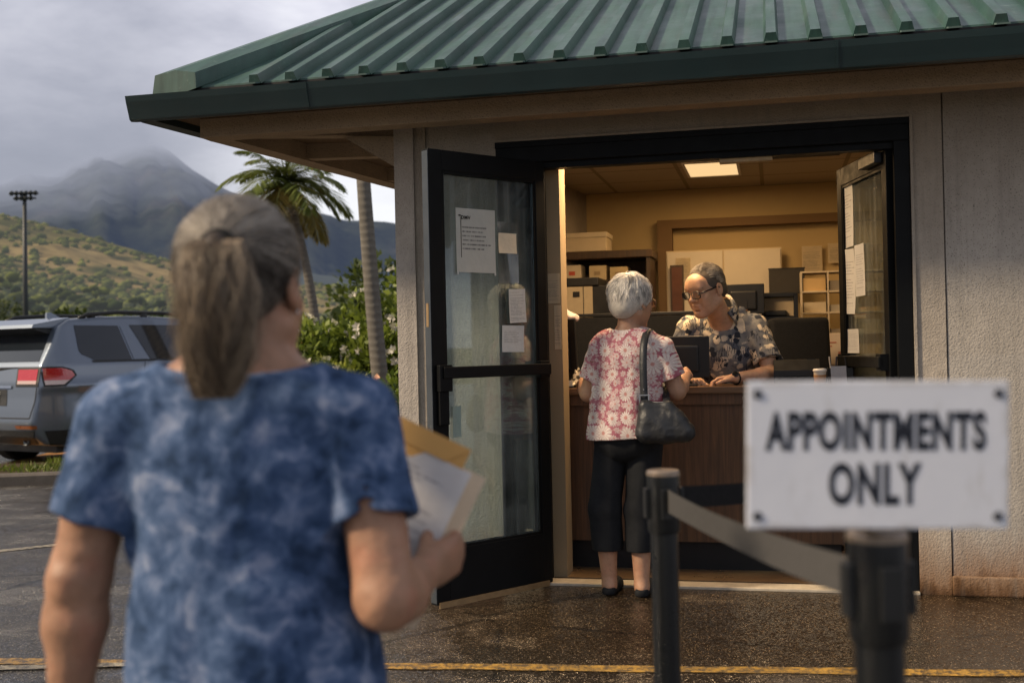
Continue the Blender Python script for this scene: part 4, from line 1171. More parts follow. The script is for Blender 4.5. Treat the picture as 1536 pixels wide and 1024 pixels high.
for k, (x0, x1, z0, z1) in enumerate(((.583, .586, 1.79, 2.0), (.585, .60, 2.005, 2.012), (.605, .615, 1.70, 1.72), (.352, .362, 1.70, 1.716))):
    b = MB(); b.box2((x0, .0112, z0), (x1, .0122, z1)); tp_ = b.build('tape', M_ink if k < 2 else M_paper_plain, None)
    tp_.matrix_world = Matrix.Translation(BW(*dl.location)) @ Ml; tp_.parent = big; tp_.matrix_parent_inverse = big.matrix_world.inverted()
leaf_sheet(dl, 'clear plastic sleeve right of the large notice', .19, .335, 1.66, 1.99, M_clear, seed=2)
leaf_sheet(dl, 'small cream square painted for the light reflected in the left door glass', .205, .332, 1.822, 1.93, m_paper('reflection_square', (.80, .70, .55), lines=False), .0125, seed=3)  # flat square standing in for a reflection of light on the glass
leaf_sheet(dl, 'narrow white printed list below the clear sleeve', .143, .262, 1.45, 1.632, m_paper('list_paper', (.58, .58, .57), True, (.08, .06), (.95, .93), (.15, .15, .17), 24, .7, .15), tilt=rad(2), seed=4)
leaf_sheet(dl, 'small white form lowest on the left door glass', .160, .318, 1.292, 1.435, m_paper('form_paper', (.55, .56, .57), True, (.10, .25), (.92, .85), (.16, .16, .18), 15, .4, .15), tilt=rad(-1), seed=5)
leaf_sheet(dl, 'faint strip of pale green tape below the push bar of the left door', .61, .665, .86, 1.02, m_paper('green_tape', (.30, .38, .36), lines=False), .008, seed=6)
for k, (lab, x0, x1, z0, z1, ti) in enumerate((('long white notice highest on the right door glass', .62, .85, 1.86, 2.24, 1), ('white notice curling at the lower edge below the highest one', .60, .84, 1.47, 1.85, -2), ('white sheet nearest the hinge of the right door', .42, .585, 1.565, 1.86, 1), ('pale grey form low on the right door glass', .56, .80, 1.24, 1.38, 0))):
    leaf_sheet(dr, lab, x0, x1, z0, z1, m_paper('pale_notice', (.58, .60, .62), True, (.1, .12), (.9, .85), (.25, .26, .30), 22, .5, .2), .0075+.004*(k == 2), curl=.012 if k == 1 else .005, tilt=rad(ti), seed=10+k)
for k, (lab, x0, x1, z0, z1) in enumerate((('torn tan notice pasted on the pier inside the door', -.018, .062, 1.56, 1.73), ('narrow torn strip below the tan notice on the pier', .025, .064, 1.30, 1.55))):
    sheet('taped_notice', BW((x0+x1)/2, .149, (z0+z1)/2), RB@Vector((1, 0, 0)), (0, 0, 1), x1-x0, z1-z0, M_paper_warm, curl=.003, seed=20+k, label=lab, cat='notice')

# ---------- stanchions, belts and the sign
def stanchion(x, y, label, rz, top=1.03, belts=((0,),)):
    o = empty('queue_post', (x, y, 0), rz, label, 'queue post', 'queue posts with retractable belts')
    b = MB(); b.lathe([(.165, .004), (.17, .012), (.16, .022), (.06, .040), (.04, .052)], n=36); b.build('base', M_black, o, 'auto')
    b = MB(); b.lathe([(.031, .05), (.031, top-.13)], n=28); b.build('pole', M_post, o, 'auto')
    b = MB(); b.lathe([(.034, top-.140), (.0375, top-.130), (.0375, top-.012), (.0365, top-.004)], n=32); b.build('belt_head', M_post, o, 'auto')
    b = MB(); b.lathe([(.0385, top-.010), (.0385, top-.002), (.035, top+.002), (.001, top+.003)], n=32); b.build('top_cap', M_cap, o, 'auto')
    b = MB()
    for a in (0, 90, 180, 270):
        R = Matrix.Rotation(rad(a), 3, 'Z'); b.box(R@Vector((.040, 0, top-.072)), (.005, .014, .034), R, bev=.002)
    b.build('belt_slot', M_black, o)
    return o
M_post = plain('black_powder_coat', (.006, .007, .008), .30, .4, var=.3, scale=10, bump=.05)
M_cap = plain('worn_cap', (.30, .24, .19), .32, .5, metal=.7, var=.3, scale=20)
P1, P2, P3 = Vector((.338, 2.60, 0)), Vector((.459, 1.45, 0)), Vector((.98, 3.05, 0))
a12 = math.atan2(P2.y-P1.y, P2.x-P1.x)
stanchion(P1.x, P1.y, 'black queue post with a brass cap in front of the woman in the floral blouse', a12)
stanchion(P2.x, P2.y, 'blurred black queue post in the foreground carrying the white sign', a12, 1.075)
stanchion(P3.x, P3.y, 'black queue post standing behind the white sign', math.atan2(P3.y-P1.y, P3.x-P1.x), 1.03)
M_belt = plain('grey_webbing', (.060, .058, .057), .75, .2, var=.15, scale=60, bump=.3, bscale=900)
M_beltb = plain('black_webbing', (.012, .012, .013), .8, .2, var=.2, scale=60)
def belt(a, b_, za, zb, mat, label, hh=.026, sag=.012):
    a = Vector((a.x, a.y, za)); b_ = Vector((b_.x, b_.y, zb)); d = (b_-a).normalized()
    a = a+d*.045; b_ = b_-d*.045
    def fn(u, v):
        P = np.array(a)[None]+np.outer(u, np.array(b_-a)); P[:, 2] += (v-.5)*2*hh-sag*4*u*(1-u)
        s = np.cross(np.array(d), [0, 0, 1]); P += np.outer(.004*np.sin(u*5)*(v-.5)*2, s)
        return P
    V, F = grid_sheet(30, 4, fn)
    return link('queue_belt', mesh_np('queue_belt', V, F), mat, None, True, label=label, cat='belt')
belt(P1, P2, .965, 1.005, M_belt, 'blurred grey belt stretched from the far queue post to the foreground post')
belt(P1, P3, .965, .965, M_beltb, 'black belt running from the far queue post behind the white sign')

# sign
sc = Vector((.444, 1.395, 1.178))
t = NT('sign_white'); o = t.obj()
sb = t.mix(t.noise(o, 7, 5, .6), (.58, .62, .71), (.70, .73, .81))
sb = t.mix(t.mr(t.noise(t.map(o, (1, 1, .25)), 45, 4, .7), .58, .75, 0, .35), sb, (.36, .35, .34))
ed = t.math('MAXIMUM', t.mr(t.math('ABSOLUTE', t.sep(o)[0]), .147, .159), t.mr(t.math('ABSOLUTE', t.sep(o)[2]), .080, .0915))
sb = t.mix(t.math('MULTIPLY', ed, t.mr(t.noise(o, 30, 4), .4, .65, 0, .55)), sb, (.30, .27, .23))
M_signw = t.done(t.pbr(sb, .42, t.bump(t.noise(o, 16, 3), .12, .006), 0, .4))
sg = empty('sign_board', sc, 0, 'white rectangular sign reading appointments only with a screw in each corner', 'sign')
sg.rotation_euler = (rad(2), rad(1.0), rad(-1.5))
b = MB(); b.box((0, 0, 0), (.1590, .003, .0910), bev=.0025); b.build('panel', M_signw, sg)
M_signink = plain('sign_navy_ink', (.014, .018, .030), .5, .4)
for name, body, size, sx, z, x, tw in (('lettering', 'APPOINTMENTS', .062, .80, .027, -.003, .268), ('lettering', 'ONLY', .068, .86, -.038, -.003, .113)):
    me = text_mesh(body, size, .0027, 1.0)
    xs_ = [v.co.x for v in me.vertices]; w0 = max(xs_)-min(xs_); xm = (max(xs_)+min(xs_))/2
    for v in me.vertices: v.co.x = (v.co.x-xm)*tw/w0
    o = link(name, me, M_signink, sg); o.location = (x, -.0036, z); o.rotation_euler = (math.pi/2, 0, 0)
for x in (-.146, .146):
    for z in (-.075, .075):
        b = MB(); b.lathe([(.0062, 0), (.0055, .0018), (.001, .0026)], (x, -.003, z), 16, Matrix.Rotation(math.pi/2, 3, 'X')); b.build('screw', plain('screw_dark', (.07, .075, .09), .35, .5, metal=.6), sg, True)
b = MB(); b.box((.0, .020, -.045), (.012, .016, .045)); b.box((0, .042, -.088), (.010, .028, .006)); b.build('bracket', M_black, sg)
# ---------------------------------------------------------------- people
def m_skin(name, c, ruddy=(.45, .14, .09)):
    t = NT(name); o = t.obj()
    c = np.array(c)
    n = t.noise(o, 9, 5, .6); n2 = t.noise(o, 60, 4, .65)
    base = t.mix(t.mr(n, .35, .7), tuple(c*.82), tuple(c*1.10))
    base = t.mix(t.mr(t.noise(o, 16, 3), .5, .75, 0, .28), base, ruddy)
    base = t.mix(t.mr(n2, .55, .72, 0, .5), base, tuple(c*.55)); base = t.mix(t.mr(t.noise(o, 28, 4, .6), .5, .7, 0, .3), base, tuple(c*.62))
    b = t.bump(t.noise(o, 210, 3, .6), .22, .002); b = t.bump(t.noise(o, 35, 4, .6), .3, .008, b)
    return t.done(t.pbr(base, t.mr(n2, .3, .7, .42, .58), b, 0, .4, Subsurface_Weight=.12, Subsurface_Radius=(.012, .005, .003), Subsurface_Scale=1.0))
M_skinA = m_skin('tanned_skin', (.37, .205, .13))
M_skinB = m_skin('aged_skin', (.42, .235, .145))
M_skinC = m_skin('ruddy_skin', (.58, .35, .225))
def m_hair(name, rough=.42):
    t = NT(name); c = t.attr('col', 'Color')
    return t.done(t.pbr(c, rough, None, 0, .45))
M_hair = m_hair('hair_strands')

nrmz = lambda a: np.array(a, float)/np.linalg.norm(a)
def frame(fwd, up=(0, 0, 1)):
    f = nrmz(fwd); r = nrmz(np.cross(f, up)); u = np.cross(r, f)
    return np.stack([r, f, u], 1)

def hand(F, w, f, n, side, curl=(.5, .7, .5), sc=1.0, thumb=(.55, .75, .25), k=.007, spread=.0, tcurl=.25):
    """five-fingered hand: w wrist, f finger direction, n palm normal, side = lateral direction to the thumb"""
    w = np.array(w, float); f = nrmz(f); n = np.array(n, float); n = nrmz(n-f*(n@f)); s = np.cross(f, n); s = s if s@np.array(side) > 0 else -s
    offs = [.027, .009, -.009, -.026]; klen = [.088, .092, .087, .078]; flen = [.070, .078, .073, .058]
    base = w
    for i in range(4):
        kn = base+(f*klen[i]+s*offs[i])*sc
        F.cone(base+(s*offs[i]*.55+f*.012)*sc, kn, .0135*sc, .0098*sc, k=.016)
        d = nrmz(f+s*offs[i]*spread*10); p = kn; ang = 0
        for j, q in enumerate((.46, .31, .25)):
            ang += curl[j]*(1+.10*(i-1))
            dd = d*math.cos(ang)+n*math.sin(ang)
            p2 = p+dd*flen[i]*q*sc*1.02
            F.cone(p, p2, (.0092-.0009*j)*sc, (.0086-.0011*j)*sc, k=.002 if j else .004); p = p2
    F.ell(w+f*.045*sc, np.array([.034, .048, .0145])*sc, np.stack([s, f, n], 1), k=.014)
    d = nrmz(f*thumb[0]+s*thumb[1]+n*thumb[2]); p = w+(f*.016+s*.020+n*.006)*sc
    for j, L in enumerate((.042, .034, .026)):
        p2 = p+d*L*sc
        F.cone(p, p2, (.0135, .0105, .0098)[j]*sc, (.0108, .0100, .0080)[j]*sc, k=.012 if j == 0 else .004)
        p = p2; d = nrmz(d*math.cos(tcurl)+(nrmz(f*.8-s*.35+n*.4))*math.sin(tcurl))

def head(F, c, M, s, jaw=1.0, old=0.0):
    c = np.array(c, float); W = lambda x, y, z: c+M@np.array([x*s, y*s, z*s])
    E = lambda p, r, k, op='add': F.ell(W(*p), np.array(r)*s, M, k*s, op)
    C = lambda a, b, r1, r2, k, op='add': F.cone(W(*a), W(*b), r1*s, r2*s, k*s, op)
    E((0, -.014, .034), (.075, .096, .088), 0)
    E((0, .030, -.020), (.063, .064, .095), .03)
    for q in (-1, 1):
        C((q*.056*jaw, -.005, -.055), (q*.020, .066, -.098), .021, .019, .035)
        E((q*.043, .066, -.020), (.022, .022, .022), .02)
        E((q*.037, .060, -.052), (.020, .022, .026), .025)
    E((0, .076, -.098), (.024, .020, .019), .022)
    C((-.040, .082, .030), (.040, .082, .030), .0125, .0125, .022)
    E((0, .072, .055), (.050, .026, .035), .03)
    for q in (-1, 1):
        E((q*.031, .100, .006), (.019, .016, .0125), .012, 'sub')
        E((q*.031, .0805, .006), (.0155, .0125, .0125), .004)
        C((q*.046, .080, .0125), (q*.017, .0885, .0125), .0048, .0048, .004)
        C((q*.044, .080, -.004), (q*.019, .0875, -.005), .0042, .0042, .005)
        E((q*.0125, .099, -.027), (.0085, .010, .008), .006)
        E((q*.0815, -.008, .0), (.0085, .020, .031), .006)
        E((q*.087, -.004, .003), (.006, .011, .019), .003, 'sub')
        E((q*.080, .002, -.026), (.007, .009, .009), .005)
    C((0, .090, .016), (0, .113, -.019), .0085, .0125, .010)
    C((-.020, .0895, -.053), (.020, .0895, -.053), .0068, .0068, .006)
    E((0, .0955, -.053), (.013, .006, .006), .006)
    C((-.017, .0890, -.067), (.017, .0890, -.067), .0075, .0075, .007)
    C((-.023, .0985, -.0600), (.023, .0985, -.0600), .0022, .0022, .002, 'sub')
    E((0, .087, -.078), (.016, .008, .005), .006, 'sub')
    if old:
        for q in (-1, 1):
            C((q*.021, .098, -.030), (q*.034, .086, -.062), .0028, .0022, .005, 'sub')

def strands(name, paths, r, cols, parent, mat=None, taper=.35):
    """paths (N,S,3) -> thin three sided tubes in one mesh"""
    P = np.asarray(paths, float); N, S, _ = P.shape
    T = np.gradient(P, axis=1); T /= np.linalg.norm(T, axis=2, keepdims=True)+1e-9
    ref = rng.normal(0, 1, (N, 1, 3)); X = np.cross(T, ref); X /= np.linalg.norm(X, axis=2, keepdims=True)+1e-9
    Y = np.cross(T, X)
    rr = (np.asarray(r).reshape(-1, 1)*np.ones((N, 1)))*(1-(1-taper)*np.linspace(0, 1, S)[None]**2)
    ring = [P+(X*math.cos(a)+Y*math.sin(a))*rr[..., None] for a in (0, 2.094, 4.189)]
    Vv = np.stack(ring, 2).reshape(-1, 3)
    i = np.arange(N*S*3).reshape(N, S, 3)
    F = np.concatenate([np.stack([i[:, :-1, k], i[:, :-1, (k+1) % 3], i[:, 1:, (k+1) % 3], i[:, 1:, k]], -1).reshape(-1, 4) for k in range(3)])
    me = mesh_np(name, Vv, F); vcol(me, 'col', np.repeat(cols, S*3, axis=0))
    return link(name, me, mat or M_hair, parent, True)

def slerp_paths(D0, D1, S, ease=1.0):
    D0 = D0/np.linalg.norm(D0, axis=1, keepdims=True); D1 = D1/np.linalg.norm(D1, axis=1, keepdims=True)
    th = np.arccos(np.clip((D0*D1).sum(1), -1, 1))[:, None]
    t_ = np.linspace(0, 1, S)[None]**ease
    a = np.sin((1-t_)*th)/np.sin(th+1e-6); b = np.sin(t_*th)/np.sin(th+1e-6)
    return a[..., None]*D0[:, None]+b[..., None]*D1[:, None]

def glasses(c, M, s, mat, parent, w=.026, h=.019, rim=.0017, lensm=None, z0=.004, y0=.108):
    c = np.array(c); W = lambda x, y, z: Vector(c+M@np.array([x*s, y*s, z*s]))
    b = MB()
    for q in (-1, 1):
        loop = []
        for k in range(25):
            a = 2*math.pi*k/24; ca, sa = math.cos(a), math.sin(a)
            e = 3.2; x = w*math.copysign(abs(ca)**(2/e), ca); z = h*math.copysign(abs(sa)**(2/e), sa)
            loop.append(W(q*.033+x, y0-.10*abs(q*.033+x)**1.0*.9+.006, z0+z))
        b.tube(loop, rim*s, 6, cap=False)
        b.tube([W(q*(.033+w), y0-.007+.003, z0+h*.4), W(q*.068, y0-.03, z0+h*.45), W(q*.080, .0, z0+h*.55), W(q*.082, -.022, z0-.004)], rim*1.05*s, 6, flat=1.5)
    b.tube([W(-.008, y0+.003, z0+h*.3), W(0, y0+.008, z0+h*.45), W(.008, y0+.003, z0+h*.3)], rim*s, 6)
    g = b.build('glasses', mat, parent, True)
    for q in (-1, 1):
        l = MB()
        pts = []
        for k in range(20):
            a = 2*math.pi*k/20; ca, sa = math.cos(a), math.sin(a); e = 3.2
            x = w*math.copysign(abs(ca)**(2/e), ca); z = h*math.copysign(abs(sa)**(2/e), sa)
            pts.append(W(q*.033+x, y0-.09*abs(q*.033+x)+.006, z0+z))
        l.bm.faces.new([l.bm.verts.new(p) for p in pts]); l.build('lens', M_lens, g)
    return g
M_lens = m_glass('spectacle_lens', (.93, .94, .94), .9, .01)
def m_eye():
    t = NT('eye_ball'); o = t.attr('pat'); y = t.sep(o)[1]
    base = t.ramp(y, [(0, (.62, .56, .50)), (.80, (.62, .56, .50)), (.83, (.10, .06, .035)), (.93, (.07, .04, .025)), (.945, (.004, .004, .004))], 'LINEAR')
    return t.done(t.pbr(base, .1, None, 0, .6))
M_eye = m_eye()
def eyes(c, M, s, parent, look=(0, 1, 0)):
    for q in (-1, 1):
        bm_ = bmesh.new(); bmesh.ops.create_uvsphere(bm_, u_segments=18, v_segments=12, radius=1)
        D = np.array([v.co[:] for v in bm_.verts]); me = bpy.data.meshes.new('eye'); bm_.to_mesh(me); bm_.free()
        L = nrmz(look)
        Wd = np.array(c)+((D*.0122+np.array([q*.031, .0812, .0045]))*s)@M.T
        me.vertices.foreach_set('co', Wd.astype(np.float32).ravel())
        vvec(me, 'pat', np.stack([D[:, 0], D@L, D[:, 2]], 1))
        link('eye', me, M_eye, parent, True)
def brows(c, M, s, parent, colr, n=150):
    q = rng.choice([-1, 1], n); x = rng.uniform(.012, .052, n); z = .0235+.010*np.sin((x-.012)/.04*2.2)+rng.normal(0, .0022, n)
    y = .0985-.9*np.maximum(x-.02, 0)**1.2*1.2
    a = np.stack([q*x, y, z], 1); d = np.stack([q*.009, -.004+0*x, .0035-.12*(x-.02)], 1)
    P = np.stack([a, a+d*.5+np.array([0, .0015, 0]), a+d], 1)
    P = np.array(c)+(P*s)@M.T
    strands('eyebrow', P, .0005*s, np.array(colr)*rng.uniform(.6, 1.4, (n, 1)), parent)

def fold_noise(P, a=.004, sx=1.0):
    q = P*np.array([1, 1, .45])
    return a*vnoise(q, 13, 3)+a*.6*vnoise(P, 27, 8)+a*.9*(np.abs(vnoise(q+5, 9, 14))-.3)

def sleeve(F, a, b, r1, r2, armr, k=.03):
    """sleeve from a to b with an open hem at b"""
    a = np.array(a, float); b = np.array(b, float); d = nrmz(b-a)
    F.cone(a, b+d*.03, r1, r2, k=k)
    M = frame(d, (0.3, .9, .1)); h = r2+.012
    F.rbox(b+d*.055, (h, .055, h), M, .001, op='sub')
    F.cone(b-d*.05, b+d*.05, armr+.006, armr+.006, k=.004, op='sub')

def shoe(parent, heel, fwd, L=.25, w=.042, mat=None, name='shoe', h=.085, mule=False):
    f = nrmz((fwd[0], fwd[1], 0)); M = frame(f); c = np.array(heel, float)
    F = Field(c-np.array([.32, .32, .06]), c+np.array([.32, .32, .16]), .005)
    W = lambda x, y, z: c+M@np.array([x, y, z])
    if mule:
        F.cone(W(0, .012, .018), W(0, L-.05, .016), w*.82, w*1.0)
        F.cone(W(0, L*.50, .040), W(0, L-.045, .024), w*.95, w*.85, k=.02)
        F.cone(W(0, .03, .060), W(0, L*.55, .072), w*.80, w*.78, k=.01, op='sub')
        F.cone(W(0, .0, .085), W(0, L*.35, .09), w*1.15, w*1.1, k=.01, op='sub')
    else:
        F.cone(W(0, .02, .03), W(0, L-.05, .026), w*.9, w*.98)
        F.cone(W(0, .025, .065), W(0, L*.55, .05), w*.8, w*.8, k=.03)
    F.cut((0, 0, float(c[2])+.001), (0, 0, -1))
    F.obj(name, mat, parent)

# ================================================= woman in the blue top (foreground, seen from behind)
def build_woman_blue():
    J = dict(neck=(-.427, 1.80, 1.30), shL=(-.628, 1.80, 1.212), shR=(-.243, 1.795, 1.212), elL=(-.693, 1.80, .968), wrL=(-.712, 1.80, .755),
             elR=(-.200, 1.725, .945), wrR=(-.158, 1.895, .945), chest=(-.437, 1.80, 1.15), waist=(-.424, 1.80, .96), hip=(-.408, 1.79, .79))
    J = {k: np.array(v) for k, v in J.items()}
    hc = np.array((-.427, 1.815, 1.421)); hs = 1.09
    Mh = frame((.20, 1, -.03))
    legs = {}
    F = Field((-.86, 1.38, -.01), (.04, 2.16, 1.60), .0045)
    I = np.eye(3)
    F.ell(J['chest'], (.150, .100, .16)); F.ell(J['waist'], (.150, .110, .16), k=.06); F.ell(J['hip'], (.170, .120, .14), k=.06)
    F.cone(J['shL'], J['shR'], .050, .050, k=.05)
    F.cone(J['neck']-np.array([0, 0, .04]), hc+np.array([0, -.005, -.03]), .062, .056, k=.05)
    F.cone((-.545, 1.80, 1.245), (-.45, 1.80, 1.30), .045, .05, k=.04); F.cone((-.325, 1.80, 1.245), (-.41, 1.80, 1.30), .045, .05, k=.04)
    for e, s_, w in (('elL', 'shL', 'wrL'), ('elR', 'shR', 'wrR')):
        F.cone(J[s_], J[e], .053, .046, k=.03); m_ = J[e]+(J[w]-J[e])*.3
        F.cone(J[e], m_, .045, .048, k=.02); F.cone(m_, J[w], .047, .029, k=.02)
    F.ell(J['elR']+np.array([.0, -.022, -.020]), (.024, .024, .024), k=.02); F.ell(J['elL']+np.array([-.004, -.034, .0]), (.022, .020, .026), k=.02)
    F.warp(lambda P: .0022*vnoise(P, 24, 11)+.0012*vnoise(P, 60, 12))
    for q, kn, an in ((-1, (-.50, 1.86, .43), (-.495, 1.93, .10)), (1, (-.33, 1.76, .43), (-.325, 1.62, .13))):
        hp = J['hip']+np.array([q*.085, 0, -.03]); kn = np.array(kn); an = np.array(an)
        F.cone(hp, kn, .085, .058, k=.04); F.cone(kn, (kn*2+an)/3, .056, .056, k=.03); F.cone((kn*2+an)/3, an, .056, .036, k=.02)
        F.cone(an+np.array([0, -.02, -.05]), an+np.array([0, .14, -.065]), .032, .026, k=.03)
        legs[q] = (hp, kn, an)
    head(F, hc, Mh, hs)
    hand(F, J['wrL'], (.02, .12, -1), (1, .25, 0), (.0, 1, 0), (.22, .30, .22), 1.0)
    hand(F, J['wrR'], (.50, .68, .22), (-.75, .45, .1), (-.3, -.6, .75), (1.15, 1.35, .8), 1.08, thumb=(.85, .25, .55), tcurl=.45)
    root, Vb = F.obj('person', M_skinA, None, label='woman with grey ponytail seen from behind in a mottled blue top', cat='person')
    # shirt
    S = Field((-.80, 1.60, .74), (-.06, 2.02, 1.38), .0045)
    S.ell(J['chest']+np.array([0, 0, -.005]), (.170, .118, .185)); S.ell(J['waist']+np.array([-.004, 0, -.01]), (.172, .130, .19), k=.07); S.ell(J['hip']+np.array([0, 0, 0]), (.200, .145, .20), k=.07)
    S.cone(J['shL']+np.array([.015, 0, .008]), J['shR']+np.array([-.015, 0, .008]), .058, .058, k=.05)
    S.cone((-.55, 1.80, 1.240), (-.44, 1.80, 1.298), .055, .058, k=.05); S.cone((-.32, 1.80, 1.240), (-.42, 1.80, 1.298), .055, .058, k=.05)
    S2 = Field((-.80, 1.60, .74), (-.06, 2.02, 1.38), .0045)
    sleeve(S2, J['shL'], J['shL']+(J['elL']-J['shL'])*.60, .064, .070, .050); sleeve(S2, J['shR'], J['shR']+(J['elR']-J['shR'])*.57, .064, .068, .050)
    S.merge(S2, .04)
    S.warp(lambda P: fold_noise(P, .005))
    S.warp(lambda P: .0045*np.sin(P[:, 0]*70+3*np.sin(P[:, 2]*9))*np.clip((1.02-P[:, 2])*4, 0, 1))
    S.ell(J['neck']+np.array([.0, .01, .030]), (.138, .14, .058), k=.004, op='sub')
    S.cone(J['neck']+np.array([.0, .01, -.05]), J['neck']+np.array([0, 0, .1]), .066, .066, k=.003, op='sub')
    S.cut((0, 0, .785), (.10, 0, -1))
    t = NT('blue_batik'); o = t.obj()
    w = t.noise(o, 7, 3, .6, 0, 1)
    wo = t.n('ShaderNodeVectorMath', {0: o, 1: t.n('ShaderNodeVectorMath', {0: w, 3: .09}, operation='SCALE').outputs[0]}, operation='ADD').outputs[0]
    a = t.noise(wo, 15, 6, .68, .9); b_ = t.noise(wo, 42, 4, .65, .8); pet = t.vor(wo, 24)
    f = t.math('ADD', t.math('MULTIPLY', a, .62), t.math('ADD', t.math('MULTIPLY', b_, .28), t.math('MULTIPLY', pet, .22)))
    base = t.ramp(f, [(.43, (.018, .038, .085)), (.52, (.038, .072, .155)), (.60, (.075, .122, .235)), (.67, (.155, .205, .33)), (.78, (.31, .355, .47))])
    bp = t.bump(t.noise(o, 420, 2), .25, .001); bp = t.bump(t.noise(t.map(o, (1, 1, .5)), 22, 3), .35, .012, bp)
    M_batik = t.done(t.pbr(base, .88, bp, 0, .15))
    S.obj('blouse', M_batik, root)
    # jeans
    T = Field((-.72, 1.42, .05), (-.10, 2.06, .93), .006)
    T.ell(J['hip'], (.183, .132, .15))
    for q in (-1, 1):
        hp, kn, an = legs[q]; T.cone(hp, kn, .098, .072, k=.04); T.cone(kn, an+np.array([0, 0, .03]), .072, .058, k=.03)
    T.warp(lambda P: fold_noise(P, .004)); T.cut((0, 0, .90), (0, 0, 1))
    T.obj('jeans', plain('dark_denim', (.022, .038, .062), .85, .2, var=.3, scale=30, bump=.2, bscale=700), root)
    for q in (-1, 1):
        hp, kn, an = legs[q]; shoe(root, (an[0], an[1]-.045, an[2]-.10 if q == -1 else .015), (0, 1, 0), .245, .043, M_black)
    # hair: cap, pulled-back strands, ponytail
    sk = np.array([.0775, .0985, .0905])*hs
    sc_ = hc+Mh@(np.array([0, -.014, .034])*hs)
    Hc = Field(sc_-.17, sc_+.17, .004)
    Hc.ell(sc_, sk+.004, Mh)
    Hc.ell(hc+Mh@(np.array([0, -.07, -.02])*hs), np.array([.054, .032, .042])*hs, Mh, k=.05)
    Hc.cut(hc+Mh@(np.array([0, .062, .04])*hs), Mh@np.array([0, 1, -.35])); Hc.cut(hc+Mh@(np.array([0, .0, -.02])*hs), Mh@np.array([0, .55, -1]))
    Hc.warp(lambda P: .0015*vnoise(P, 60, 2))
    hair, _ = Hc.obj('hair', plain('hair_base', (.055, .047, .040), .6, .3, var=.4, scale=60), root)
    tieL = np.array([.015, -.108, .052])
    n = 9000
    D = rng.normal(0, 1, (n*4, 3)); D /= np.linalg.norm(D, axis=1, keepdims=True)
    ok = (D[:, 1] < .72) & (D[:, 2] > -.82+.95*np.clip(D[:, 1]+.35, 0, 1)) & (D[:, 2] > -.86)
    D = D[ok][:n]; n = len(D)
    td = (tieL-np.array([0, -.014, .034]))/np.array([.0775, .0985, .0905])
    E_ = np.tile(td, (n, 1))+rng.normal(0, .05, (n, 3))
    Pth = slerp_paths(D, E_, 14, .85)
    jit = rng.uniform(0, .008, (n, 1, 1))+.0022*np.sin(np.linspace(0, 9, 14)[None, :, None]+rng.uniform(0, 6, (n, 1, 1)))
    lump = .002*vnoise(np.repeat(D*3, 14, 0), 1.7, 4).reshape(n, 14, 1)
    Pw = sc_+((Pth*(sk+.004)+Pth*(jit+lump)))@Mh.T
    az = np.arctan2(D[:, 0], D[:, 2])
    clump = fbm(np.stack([np.sin(az)*3, np.cos(az)*3, D[:, 1]*.6], 1), 2.2, 3, 19)
    g = np.clip(.46+.95*clump+rng.normal(0, .20, n)+.22*(D[:, 1] > .1)-.25*(D[:, 2] < .0), 0, 1)[:, None]
    col_ = (1-g)*np.array([.045, .036, .029])+g*np.array([.50, .45, .39])
    strands('strand', Pw, .00062, col_, hair, taper=.8).name = 'pulled_back_hair'
    tie = hc+Mh@(tieL*hs)
    nf = 420; Df = D[rng.integers(0, n, nf)]; st_ = np.linspace(0, 1, 10)[None, :, None]
    out_ = Df[:, None]*(1.03+.16*st_*rng.uniform(.1, 1, (nf, 1, 1)))+rng.normal(0, .22, (nf, 1, 3))*st_**1.3+np.array([0, -.1, -.12])*st_**2
    strands('flyaway_hair', sc_+(out_*sk)@Mh.T, .00035, np.array([.30, .26, .21])*rng.uniform(.4, 1.5, (nf, 1)), hair, taper=.3)
    b = MB(); 
    ring = [Vector(tie+np.array([0, -.012, -.004])+.023*np.array([math.cos(a), 0, math.sin(a)])+np.array([0, .006*math.sin(a), 0])) for a in np.linspace(0, 2*math.pi, 25)]
    b.tube(ring, .0065, 8, cap=False); b.build('hair_tie', M_blackmat, hair, True)
    ctrl = np.array([tie+[0, .012, 0], tie+[-.0, -.026, .010], tie+[.004, -.044, -.022], tie+[.008, -.052, -.075], tie+[.008, -.050, -.130], tie+[.004, -.044, -.180], tie+[-.002, -.038, -.225]])
    S_ = 22; tt = np.linspace(0, 1, S_)
    kk = np.linspace(0, 1, len(ctrl))
    base = np.stack([np.interp(tt, kk, ctrl[:, i]) for i in range(3)], 1)
    for _ in range(3): base[1:-1] = (base[:-2]+2*base[1:-1]+base[2:])/4
    radp = np.interp(tt, [0, .1, .25, .5, .72, .88, 1], [.014, .020, .033, .045, .045, .037, .022])
    N = 12000
    ph_ = rng.uniform(0, 2*math.pi, N); rr = rng.uniform(0, 1, N)**.33*(1+.5*rng.uniform(0, 1, N)*(rng.uniform(0, 1, N) > .92)); endt = rng.uniform(.55, 1.04, N)
    ends = np.minimum(endt, 1.04)
    Tt = tt[None]*ends[:, None]
    bx = np.stack([np.interp(Tt.ravel(), tt, base[:, i]).reshape(N, S_) for i in range(3)], -1)
    rp = np.interp(Tt.ravel(), tt, radp).reshape(N, S_)
    cl = np.floor(ph_/(2*math.pi)*27)+31*np.floor(rr*2.99); wph = cl*1.9+rng.normal(0, .55, N)
    wav = .009*np.sin(Tt*17+wph[:, None])*np.clip(Tt*2.2-.25, 0, 1)+.003*np.sin(Tt*31+rng.uniform(0, 6, (N, 1)))
    wav2 = .006*np.cos(Tt*11+wph[:, None]*1.3)*np.clip(Tt*2.5, 0, 1)
    bx[..., 0] += rp*rr[:, None]*np.cos(ph_)[:, None]+wav
    bx[..., 1] += rp*.62*rr[:, None]*np.sin(ph_)[:, None]+wav2*.6
